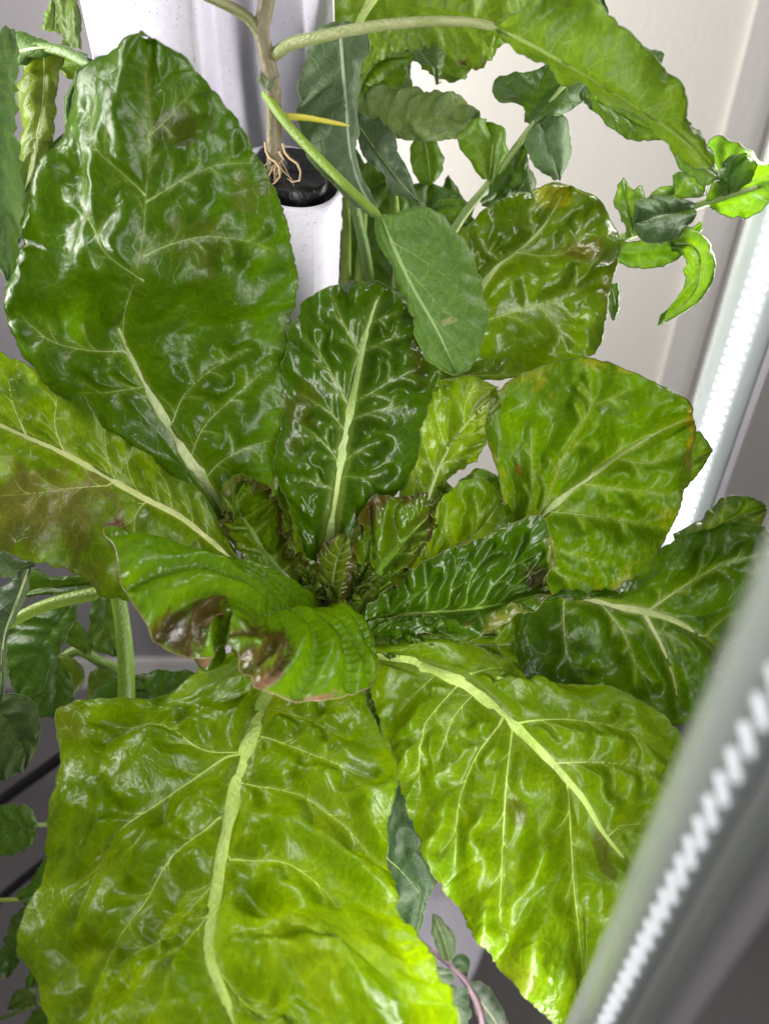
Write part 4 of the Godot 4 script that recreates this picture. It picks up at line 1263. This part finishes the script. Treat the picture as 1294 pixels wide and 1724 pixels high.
	leaf(t, [812,302,460, 790,268,456, 768,240,453, 788,216,452, 814,210,451], [823,304,460, 827,262,455, 828,232,450, 816,211,451], [832,304,460, 846,268,456, 850,240,453, 840,218,452, 818,210,451], soft.merged({"c0": Color(0.23, 0.44, 0.012), "c1": gl0, "seed": 62, "arch": 5.0, "mid": [2.4, 0.8], "auto": [3, 0.6]}, true))
	leaf(t, [884,208,454, 874,182,456, 832,163,459, 872,138,456, 918,108,452], [895,212,452, 908,165,450, 922,108,452], [905,212,452, 950,190,452, 985,160,450, 992,132,449, 962,118,450, 926,108,452], soft.merged({"c0": g0, "c1": g1, "seed": 63, "wave": 7.0, "auto": [4, 0.8], "vc": Color(0.14, 0.24, 0.08)}, true))
	leaf(t, [888,225,454, 884,250,455, 900,285,455, 932,305,455], [905,205,453, 925,245,455, 940,308,455], [930,185,452, 958,215,454, 962,250,455, 942,306,455], soft.merged({"mat": M.matte, "c0": Color(0.12, 0.22, 0.08), "c1": Color(0.09, 0.17, 0.06), "seed": 64, "wave": 6.0}, true))
	leaf(t, [880,240,458, 850,270,460, 820,330,464, 808,345,465], [884,243,458, 868,290,460, 838,330,463, 810,348,465], [888,246,458, 886,290,460, 862,330,463, 825,352,465], soft.merged({"c0": Color(0.085, 0.2, 0.014), "c1": g1, "seed": 65, "ruffle": 2.5, "auto": [3, 0.6]}, true))
	leaf(t, [968,150,452, 985,175,452, 1002,192,452], [985,135,452, 1000,160,452, 1006,194,452], [1010,140,452, 1018,170,452, 1010,194,452], soft.merged({"mat": M.matte, "c0": Color(0.08, 0.15, 0.06), "c1": bl1, "seed": 66}, true))
	leaf(t, [955,150,456, 935,125,457, 930,95,458, 950,78,459], [965,140,456, 958,110,456, 952,78,459], [978,140,456, 985,112,457, 975,88,458, 954,78,459], soft.merged({"c0": gl0, "c1": g0, "seed": 130, "auto": [3, 0.7], "ruffle": 2.2}, true))
	leaf(t, [850,275,464, 842,300,466, 858,335,468, 885,345,470], [858,272,464, 868,305,465, 886,347,470], [868,265,463, 895,285,465, 902,320,468, 889,346,470], soft.merged({"c0": g0, "c1": g1, "seed": 131, "auto": [3, 0.7], "teeth": [1.5, 5]}, true))
	leaf(t, [800,345,472, 770,330,474, 742,335,476, 726,352,478], [798,352,472, 765,350,473, 727,356,478], [795,362,472, 770,375,474, 740,372,476, 728,358,478], soft.merged({"c0": gl1, "c1": g0, "seed": 132, "auto": [3, 0.7]}, true))
	leaf(t, [700,230,500, 690,262,500, 700,300,500, 722,312,500], [712,228,500, 720,265,499, 724,312,500], [728,230,500, 745,262,500, 740,295,500, 726,312,500], soft.merged({"c0": gl0, "c1": gl1, "seed": 133, "auto": [4, 0.7], "mid": [1.6, 0.6]}, true))
	# ---- second arugula reaching right
	t = thing("rocket_plant", "leggy green plant with curled leaves reaching past the grow light", "leafy plant", at(1020, 430, 475))
	stem(t, "stalk", [1000,430,474, 1040,405,470, 1100,378,465, 1180,344,458, 1310,306,446], 3.2, 1.8, sc0, sc1)
	leaf(t, [1162,342,458, 1120,330,453, 1080,335,449, 1060,350,447, 1062,375,446], [1165,352,458, 1120,362,452, 1090,370,448, 1063,378,446], [1160,372,457, 1145,398,452, 1110,412,448, 1076,405,446, 1063,380,446], soft.merged({"mat": M.matte, "c0": Color(0.075, 0.155, 0.045), "c1": Color(0.06, 0.13, 0.035), "seed": 67, "arch": 4.0, "auto": [4, 0.6], "mid": [1.4, 0.5]}, true))
	leaf(t, [1052,402,464, 1038,360,460, 1036,325,458, 1048,300,456], [1064,396,464, 1058,350,460, 1050,300,456], [1080,388,463, 1082,345,460, 1076,312,458, 1062,318,457, 1052,300,456], soft.merged({"c0": gl0, "c1": gl1, "seed": 68, "wave": 4.0, "auto": [3, 0.6]}, true))
	leaf(t, [1186,340,457, 1198,300,454, 1186,244,452, 1240,250,449, 1285,268,447, 1306,286,445], [1190,344,457, 1235,318,452, 1306,290,445], [1196,350,457, 1230,364,453, 1270,360,450, 1302,330,447, 1308,294,445], soft.merged({"c0": Color(0.10, 0.25, 0.014), "c1": g0, "seed": 69, "wave": 6.0, "pucker": 1.6, "auto": [5, 0.8], "mid": [1.6, 0.6]}, true))
	leaf(t, [1126,402,460, 1165,390,456, 1197,425,452, 1192,475,450, 1160,518,449, 1113,545,448], [1128,412,460, 1165,412,454, 1178,440,449, 1170,490,447, 1112,545,448], [1128,424,460, 1152,428,458, 1160,452,455, 1150,490,452, 1132,520,450, 1112,546,448], soft.merged({"c0": Color(0.16, 0.36, 0.012), "c1": gl1, "seed": 70, "arch": 4.0, "mid": [1.4, 0.5], "auto": [5, 0.5]}, true))
	leaf(t, [1036,408,468, 1090,402,464, 1140,392,461, 1178,372,459], [1036,424,468, 1090,425,463, 1140,412,460, 1178,385,459], [1036,442,468, 1075,454,465, 1120,446,462, 1160,420,460, 1179,390,459], soft.merged({"c0": Color(0.11, 0.27, 0.014), "c1": g0, "seed": 71, "arch": 3.0, "auto": [4, 0.6]}, true))
	leaf(t, [1165,268,455, 1195,290,452, 1185,325,452], [1150,290,456, 1170,310,454, 1183,330,452], [1130,300,457, 1140,330,455, 1180,335,452], soft.merged({"c0": g0, "c1": g1, "seed": 72, "auto": [3, 0.6]}, true))
	leaf(t, [1018,470,476, 1022,505,476, 1028,540,476], [1028,480,476, 1034,510,476, 1030,542,476], [1040,480,476, 1042,515,476, 1032,542,476], soft.merged({"c0": g0, "c1": g1, "seed": 73}, true))
	leaf(t, [1218,330,452, 1205,300,450, 1222,268,448, 1250,262,447], [1228,326,452, 1232,295,449, 1252,264,447], [1240,322,452, 1262,300,450, 1266,276,448, 1254,263,447], soft.merged({"c0": g0, "c1": g1, "seed": 134, "auto": [3, 0.6], "ruffle": 2.0}, true))
	leaf(t, [1098,372,466, 1092,340,464, 1110,312,462, 1140,318,461], [1108,370,466, 1116,345,463, 1141,320,461], [1120,366,465, 1142,350,463, 1150,332,462, 1142,321,461], soft.merged({"c0": gl1, "c1": g0, "seed": 135, "auto": [3, 0.6], "ruffle": 2.0}, true))
	# ---- green plants filling the space right of the cup
	t = thing("chard_plant", "dense upright green leaves crowded behind the seedling and tower cup", "leafy plant", at(640, 480, 560))
	leaf(t, [575,500,520, 572,420,516, 578,340,512, 596,255,506], [610,500,518, 612,420,514, 610,340,510, 600,252,506], [660,500,520, 660,420,516, 650,360,512, 625,300,508, 602,252,506], soft.merged({"c0": Color(0.10, 0.23, 0.012), "c1": g0, "seed": 74, "mid": [5.0, 1.5], "auto": [6, 0.9]}, true))
	leaf(t, [670,430,530, 660,360,526, 680,320,522, 720,308,520], [710,430,528, 715,370,524, 724,309,520], [770,430,530, 780,370,526, 765,330,522, 728,309,520], soft.merged({"c0": g0, "c1": g1, "seed": 75, "arch": 4.0, "auto": [5, 0.8]}, true))
	leaf(t, [660,420,505, 640,380,503, 642,330,502, 655,285,500], [672,420,505, 668,370,503, 658,285,500], [700,420,505, 692,360,503, 680,320,502, 662,285,500], soft.merged({"c0": Color(0.13, 0.30, 0.012), "c1": gl1, "seed": 76, "mid": [2.4, 0.8], "auto": [4, 0.7]}, true))
	leaf(t, [640,520,498, 628,460,496, 645,420,494, 668,385,492], [665,520,498, 662,450,495, 670,386,492], [700,520,498, 705,460,496, 695,410,494, 673,385,492], soft.merged({"c0": Color(0.10, 0.24, 0.014), "c1": g0, "seed": 77, "mid": [3.0, 1.0], "auto": [4, 0.8]}, true))
	leaf(t, [690,420,540, 730,350,538, 750,300,536], [730,440,540, 760,370,538, 752,300,536], [780,450,540, 800,390,538, 780,340,537, 755,300,536], soft.merged({"c0": Color(0.08, 0.19, 0.014), "c1": g0, "seed": 78, "auto": [4, 0.8]}, true))
	leaf(t, [540,520,545, 545,450,542, 560,390,540], [570,520,545, 575,450,542, 565,388,540], [600,520,545, 605,450,542, 568,388,540], soft.merged({"c0": gl0, "c1": g0, "seed": 79, "auto": [4, 0.8]}, true))
	leaf(t, [610,300,516, 630,270,514, 660,250,512], [625,330,516, 645,290,514, 662,252,512], [650,350,516, 668,300,514, 664,252,512], soft.merged({"c0": gl0, "c1": g0, "seed": 80, "auto": [3, 0.8]}, true))
	leaf(t, [600,480,540, 590,420,538, 605,370,536, 640,330,534], [640,490,540, 645,420,537, 644,331,534], [690,490,540, 700,430,538, 690,370,536, 648,331,534], soft.merged({"c0": gl0, "c1": gl1, "seed": 120, "mid": [3.0, 1.0], "auto": [5, 0.8], "teeth": [1.2, 8]}, true))
	leaf(t, [700,470,548, 690,410,546, 710,360,544, 750,345,542], [740,470,548, 745,410,545, 754,346,542], [790,470,548, 800,410,546, 790,365,544, 758,346,542], soft.merged({"c0": gl1, "c1": g0, "seed": 121, "auto": [5, 0.8]}, true))
	leaf(t, [596,330,498, 606,290,497, 630,262,496, 655,300,495], [600,345,498, 630,310,496, 657,304,495], [612,360,498, 640,345,497, 658,308,495], soft.merged({"c0": gl0, "c1": g0, "seed": 122, "auto": [4, 0.7]}, true))
	leaf(t, [740,420,500, 735,390,499, 760,365,498, 785,372,497], [755,425,500, 768,395,498, 787,375,497], [775,428,500, 795,400,498, 790,378,497], soft.merged({"c0": gl1, "c1": g0, "seed": 123, "auto": [3, 0.7]}, true))
	for s in [[584,330,490, 583,400,495, 582,500,505], [612,360,486, 608,420,490, 604,500,498], [660,285,486, 664,350,490, 668,430,498]]:
		stem(t, "leaf_stalk", s, 2.6, 4.0, Color(0.22, 0.32, 0.03), Color(0.16, 0.26, 0.02))
	# ---- plant hanging at the upper left
	t = thing("basil_plant", "dark drooping leaves hanging left of the tower, one tinted yellow as if lit from behind", "leafy plant", at(60, 420, 470))
	leaf(t, [12,56,385, -40,100,380, -70,220,378, -60,340,380, -20,430,384, 14,472,388], [20,56,385, 8,180,376, 4,320,378, 14,474,388], [27,58,385, 30,160,388, 32,300,390, 30,420,390, 16,474,388], soft.merged({"mat": M.matte, "c0": Color(0.085, 0.175, 0.035), "c1": Color(0.07, 0.15, 0.03), "seed": 81, "auto": [6, 0.7], "teeth": [0.8, 14]}, true))
	leaf(t, [42,66,432, 34,150,432, 32,250,432, 36,330,432], [76,70,430, 72,170,428, 55,260,429, 37,332,432], [112,95,432, 98,140,432, 92,190,432, 88,235,432, 62,295,432, 38,332,432], soft.merged({"c0": Color(0.20, 0.31, 0.010), "c1": Color(0.16, 0.26, 0.010), "seed": 82, "auto": [5, 0.6], "mid": [1.4, 0.5]}, true))  # yellow of light from behind put into the leaf colour
	leaf(t, [26,62,425, 60,60,422, 95,72,420, 146,90,418], [26,88,422, 65,80,416, 100,84,416, 146,102,418], [28,114,425, 70,94,424, 110,92,422, 146,116,418], soft.merged({"mat": M.matte, "c0": g0, "c1": g1, "seed": 83, "auto": [4, 0.6], "mid": [1.5, 0.8]}, true))
	leaf(t, [106,78,428, 98,40,428, 97,0,428, 104,-30,428], [122,84,427, 116,30,426, 112,-30,428], [140,92,428, 136,40,428, 128,-10,428, 116,-30,428], soft.merged({"c0": Color(0.11, 0.19, 0.012), "c1": g0, "seed": 84, "auto": [6, 0.8], "pucker": 1.6, "teeth": [0.8, 10]}, true))
	leaf(t, [74,56,440, 78,25,440, 92,8,440], [86,58,440, 92,30,440, 96,8,440], [100,60,440, 104,30,440, 100,8,440], soft.merged({"c0": Color(0.26, 0.36, 0.14), "c1": gl0, "seed": 85, "teeth": [1.0, 5]}, true))
	leaf(t, [98,112,446, 112,98,446, 146,112,446], [100,118,446, 122,120,446, 148,130,446], [104,122,446, 126,142,446, 148,136,446], soft.merged({"c0": Color(0.24, 0.42, 0.012), "c1": gl0, "seed": 86}, true))
	leaf(t, [146,118,420, 126,150,420, 112,190,420, 116,215,420], [148,135,420, 132,170,420, 118,216,420], [150,150,420, 140,185,420, 120,216,420], soft.merged({"mat": M.matte, "c0": g1, "c1": g1, "seed": 87}, true))
	leaf(t, [92,250,440, 62,290,440, 36,340,441, 24,405,442], [98,258,440, 72,310,440, 44,360,441, 26,410,442], [108,268,440, 100,320,440, 70,365,441, 30,412,442], soft.merged({"c0": g0, "c1": g1, "seed": 88, "mid": [1.2, 0.5]}, true))
	stem(t, "leaf_stalk", [150,190,436, 118,225,436, 88,252,436, 60,300,438], 2.6, 1.8, Color(0.07, 0.15, 0.02), Color(0.11, 0.19, 0.03))
	stem(t, "leaf_stalk", [27,88,424, 66,79,420, 110,88,416, 150,108,414], 2.4, 3.0, Color(0.09, 0.17, 0.03), Color(0.12, 0.20, 0.04))
	stem(t, "stem", [146,100,420, 150,160,432, 140,230,445, 130,330,470], 3.2, 4.0, Color(0.07, 0.14, 0.02), Color(0.10, 0.18, 0.03))
	# ---- shaded plants at the lower left
	t = thing("shaded_plant", "shaded green plant with thick pale stalk below the left lettuce leaf", "leafy plant", at(120, 1180, 560))
	leaf(t, [50,944,436, 12,978,434, -30,1050,434, -40,1130,436, -10,1180,440], [52,948,436, 28,1015,432, 5,1080,434, 2,1182,440], [54,950,436, 36,1008,438, 14,1058,438, 16,1118,440, 4,1180,440], soft.merged({"mat": M.matte, "c0": Color(0.10, 0.17, 0.08), "c1": Color(0.08, 0.14, 0.06), "seed": 91, "auto": [5, 0.6], "mid": [1.6, 0.5]}, true))
	leaf(t, [-10,925,430, 30,938,432, 62,948,434], [-10,945,430, 30,955,432, 62,950,434], [-10,970,430, 20,968,432, 62,952,434], soft.merged({"mat": M.matte, "c0": Color(0.14, 0.22, 0.09), "c1": bl0, "seed": 92}, true))
	stem(t, "leaf_stalk", [0,1058,452, 60,1026,450, 110,1010,448, 170,998,446], 3.4, 4.2, Color(0.20, 0.30, 0.03), Color(0.16, 0.26, 0.03))
	leaf(t, [40,992,458, 55,958,457, 100,972,456, 160,962,455], [40,998,458, 100,985,456, 165,980,455], [42,1004,458, 100,998,457, 160,1000,456, 166,985,455], soft.merged({"c0": gl1, "c1": g0, "seed": 93, "mid": [1.5, 0.8]}, true))
	leaf(t, [100,1015,490, 50,1030,490, 18,1060,491, 14,1120,492, 30,1180,494], [118,1020,490, 80,1070,489, 55,1120,490, 34,1182,494], [134,1018,490, 120,1060,491, 90,1120,492, 72,1160,493, 38,1182,494], soft.merged({"c0": g0, "c1": g1, "seed": 94, "auto": [5, 0.7]}, true))
	leaf(t, [84,1110,510, 62,1150,510, 55,1200,510, 90,1204,510], [100,1105,510, 95,1150,508, 96,1206,510], [118,1130,510, 124,1165,510, 126,1195,510, 100,1206,510], soft.merged({"c0": g1, "c1": g1, "seed": 95, "auto": [4, 0.7]}, true))
	leaf(t, [88,1108,530, 110,1100,530, 140,1120,530, 142,1150,530, 122,1180,530], [90,1116,530, 110,1130,530, 120,1180,530], [90,1125,530, 100,1150,530, 118,1182,530], soft.merged({"c0": Color(0.15, 0.22, 0.012), "c1": gl1, "seed": 96}, true))
	leaf(t, [100,1040,520, 130,1042,520, 156,1075,520, 156,1100,520], [102,1060,520, 125,1072,520, 155,1102,520], [108,1075,520, 130,1092,520, 153,1103,520], soft.merged({"c0": Color(0.13, 0.22, 0.014), "c1": g0, "seed": 97}, true))
	leaf(t, [160,1000,520, 152,1050,520, 158,1090,520, 200,1105,520], [180,1000,520, 180,1050,520, 201,1106,520], [205,1000,520, 210,1050,520, 203,1106,520], soft.merged({"c0": Color(0.10, 0.19, 0.012), "c1": g1, "seed": 98, "auto": [4, 0.7]}, true))
	leaf(t, [140,1195,505, 165,1160,505, 200,1140,505, 250,1135,505], [142,1200,505, 190,1180,505, 255,1140,505], [150,1204,505, 200,1204,505, 240,1185,505, 256,1145,505], soft.merged({"c0": g0, "c1": g1, "seed": 99, "mid": [1.4, 0.5]}, true))
	leaf(t, [155,1130,535, 175,1122,535, 200,1140,535], [152,1150,535, 170,1150,535, 200,1145,535], [150,1175,535, 160,1180,535, 200,1150,535], soft.merged({"c0": Color(0.14, 0.21, 0.012), "c1": gl1, "seed": 100}, true))
	leaf(t, [230,1145,500, 260,1130,500, 310,1130,500, 352,1140,500], [230,1160,500, 290,1160,500, 354,1145,500], [232,1190,500, 290,1195,500, 340,1180,500, 355,1150,500], soft.merged({"c0": g1, "c1": g1, "seed": 101, "auto": [4, 0.7]}, true))
	stem(t, "stem", [95,1120,540, 130,1095,540, 170,1115,540, 200,1130,540, 240,1170,545], 4.0, 3.5, Color(0.09, 0.16, 0.02), Color(0.12, 0.20, 0.03))
	leaf(t, [-40,1172,458, 20,1168,456, 58,1180,456, 69,1210,456, 64,1255,458, 44,1290,460], [-40,1190,456, 10,1215,452, 40,1255,455, 42,1292,460], [-50,1230,458, -30,1290,460, 0,1306,461, 38,1296,460], soft.merged({"mat": M.matte, "c0": Color(0.085, 0.150, 0.03), "c1": Color(0.06, 0.12, 0.03), "seed": 102, "auto": [4, 0.7]}, true))
	# ---- herb at the lower left edge
	t = thing("parsley_plant", "small lobed herb leaves on thin stalks at the dark lower edge", "herb", at(30, 1700, 640))
	var hb := soft.merged({"c0": Color(0.10, 0.23, 0.014), "c1": g0, "teeth": [2.2, 7], "cell": 1.5}, true)
	leaf(t, [62,1382,540, 50,1358,539, 20,1352,538, -10,1360,538, -30,1390,538], [64,1390,540, 20,1390,537, -30,1400,538], [60,1400,540, 50,1425,539, 20,1440,538, -10,1438,538, -30,1405,538], hb.merged({"seed": 103, "auto": [3, 0.7]}, true))
	stem(t, "leaf_stalk", [58,1389,540, 90,1390,545, 130,1398,552], 1.6, 1.8, Color(0.14, 0.20, 0.06), Color(0.20, 0.26, 0.10))
	leaf(t, [80,1440,545, 55,1480,545, 32,1500,545], [90,1470,545, 65,1505,545, 34,1508,545], [100,1500,545, 70,1525,545, 36,1512,545], hb.merged({"seed": 104}, true))
	leaf(t, [50,1522,540, 25,1540,540, 8,1575,540, 5,1610,540, 14,1640,540], [52,1525,540, 35,1560,538, 22,1600,538, 16,1642,540], [56,1525,540, 58,1570,540, 40,1600,540, 30,1625,540, 18,1642,540], hb.merged({"seed": 105, "auto": [3, 0.7], "c0": Color(0.075, 0.16, 0.03)}, true))
	stem(t, "leaf_stalk", [-20,1516,545, 20,1515,545, 60,1514,548, 90,1500,555], 1.6, 1.6, Color(0.24, 0.32, 0.04), Color(0.20, 0.28, 0.04))
	leaf(t, [66,1660,545, 40,1655,545, 18,1690,545], [66,1675,545, 45,1675,545, 18,1692,545], [66,1690,545, 45,1690,545, 20,1694,545], hb.merged({"seed": 106, "c0": Color(0.14, 0.22, 0.05)}, true))
	leaf(t, [66,1610,535, 52,1640,535, 50,1658,535], [70,1612,535, 62,1645,535, 52,1660,535], [74,1615,535, 72,1650,535, 54,1660,535], hb.merged({"seed": 107}, true))
	stem(t, "leaf_stalk", [-20,1722,560, 40,1700,560, 100,1675,565], 1.6, 1.6, Color(0.10, 0.16, 0.03), Color(0.14, 0.20, 0.05))
	leaf(t, [90,1690,540, 60,1700,540, 40,1730,540], [100,1710,540, 70,1725,540, 42,1745,540], [110,1730,540, 80,1750,540, 44,1750,540], hb.merged({"seed": 108}, true))
	stem(t, "stem", [130,1398,552, 110,1500,560, 100,1675,580, 100,1800,640], 2.0, 2.4, Color(0.10, 0.16, 0.03), Color(0.14, 0.20, 0.05))
	# ---- broad blue-green leaf below
	t = thing("collard_plant", "hairy dark blue green leaf hanging between the two front lettuce leaves", "collard", at(680, 1300, 520))
	leaf(t, [632,1250,478, 640,1330,476, 645,1420,474, 652,1500,472, 672,1555,471, 692,1584,470], [655,1250,478, 668,1350,473, 690,1440,470, 708,1500,469, 692,1584,470], [690,1250,478, 712,1340,476, 730,1420,474, 737,1470,472, 716,1512,471, 714,1545,471, 696,1584,470],
		soft.merged({"mat": M.matte, "c0": Color(0.060, 0.125, 0.045), "c1": Color(0.045, 0.10, 0.035), "seed": 110, "ribs": [[1.4, 0.5, 650,1445, 680,1470, 710,1510]], "auto": [5, 0.5], "spots": [[733, 1480, 10, 20, Color(0.14, 0.09, 0.05), 0.7]]}, true))
	stem(t, "leaf_stalk", [660,1300,480, 630,1230,492, 600,1180,515], 3.0, 4.0, Color(0.10, 0.18, 0.05), Color(0.14, 0.22, 0.07))
	# ---- purple-stemmed plant at the bottom
	t = thing("purple_stemmed_plant", "grey green seedling with mauve stem below the lettuce beside white tank", "seedling", at(850, 1800, 640))
	stem(t, "stem", [668,1560,575, 715,1592,570, 755,1622,565, 785,1655,560, 808,1705,556, 818,1780,556], 2.2, 2.8, Color(0.16, 0.10, 0.11), Color(0.30, 0.20, 0.25))
	leaf(t, [752,1616,562, 738,1595,562, 728,1565,562, 729,1541,562], [756,1616,562, 746,1580,560, 730,1540,562], [760,1614,562, 766,1590,562, 755,1562,562, 732,1540,562], soft.merged({"mat": M.matte, "c0": Color(0.12, 0.19, 0.075), "c1": Color(0.10, 0.16, 0.06), "seed": 111, "mid": [1.0, 0.4]}, true))
	leaf(t, [755,1630,558, 730,1625,556, 700,1630,555], [760,1638,558, 730,1640,554, 700,1645,555], [765,1646,558, 735,1655,556, 705,1662,555], soft.merged({"mat": M.matte, "c0": Color(0.16, 0.24, 0.13), "c1": Color(0.12, 0.19, 0.10), "seed": 112, "mid": [1.0, 0.4]}, true))
	leaf(t, [760,1615,566, 775,1605,566, 790,1620,566, 786,1640,566], [765,1622,566, 780,1625,565, 785,1642,566], [765,1632,566, 775,1640,566, 783,1643,566], soft.merged({"mat": M.matte, "c0": Color(0.08, 0.16, 0.05), "c1": bl1, "seed": 113}, true))
	leaf(t, [782,1650,562, 815,1655,561, 840,1690,560, 862,1740,560], [788,1660,562, 820,1700,558, 858,1760,560], [800,1690,562, 815,1730,562, 850,1765,561], soft.merged({"mat": M.matte, "c0": Color(0.10, 0.17, 0.10), "c1": Color(0.075, 0.13, 0.07), "seed": 114, "auto": [4, 1.0], "vc": Color(0.34, 0.28, 0.30), "mid": [1.4, 0.6]}, true))
	leaf(t, [740,1660,558, 730,1690,557, 735,1740,556], [756,1655,558, 755,1700,554, 765,1750,556], [785,1660,558, 790,1700,557, 785,1750,556], soft.merged({"mat": M.matte, "c0": Color(0.14, 0.20, 0.13), "c1": Color(0.07, 0.13, 0.06), "seed": 115, "auto": [4, 0.8], "mid": [1.2, 0.6]}, true))

func build_small_things():
	var t := thing("power_cable", "thick black cable running across the dim floor behind the leaves", "cable", at(60, 1310, 900))
	stem(t, "cable", [-160,1470,960, -60,1395,940, 20,1335,920, 80,1292,905, 150,1238,890, 230,1170,880], 7.0, 7.0, Color(0.02, 0.02, 0.022), Color(0.03, 0.03, 0.03), M.cable, 0.0)
	t = thing("power_cable", "black cable running behind the lobed herb leaves near the floor", "cable", at(20, 1500, 980))
	stem(t, "cable", [-160,1640,1010, -40,1548,1000, 40,1480,990, 120,1420,985, 260,1330,980], 6.0, 6.0, Color(0.02, 0.02, 0.022), Color(0.03, 0.03, 0.03), M.cable, 0.0)
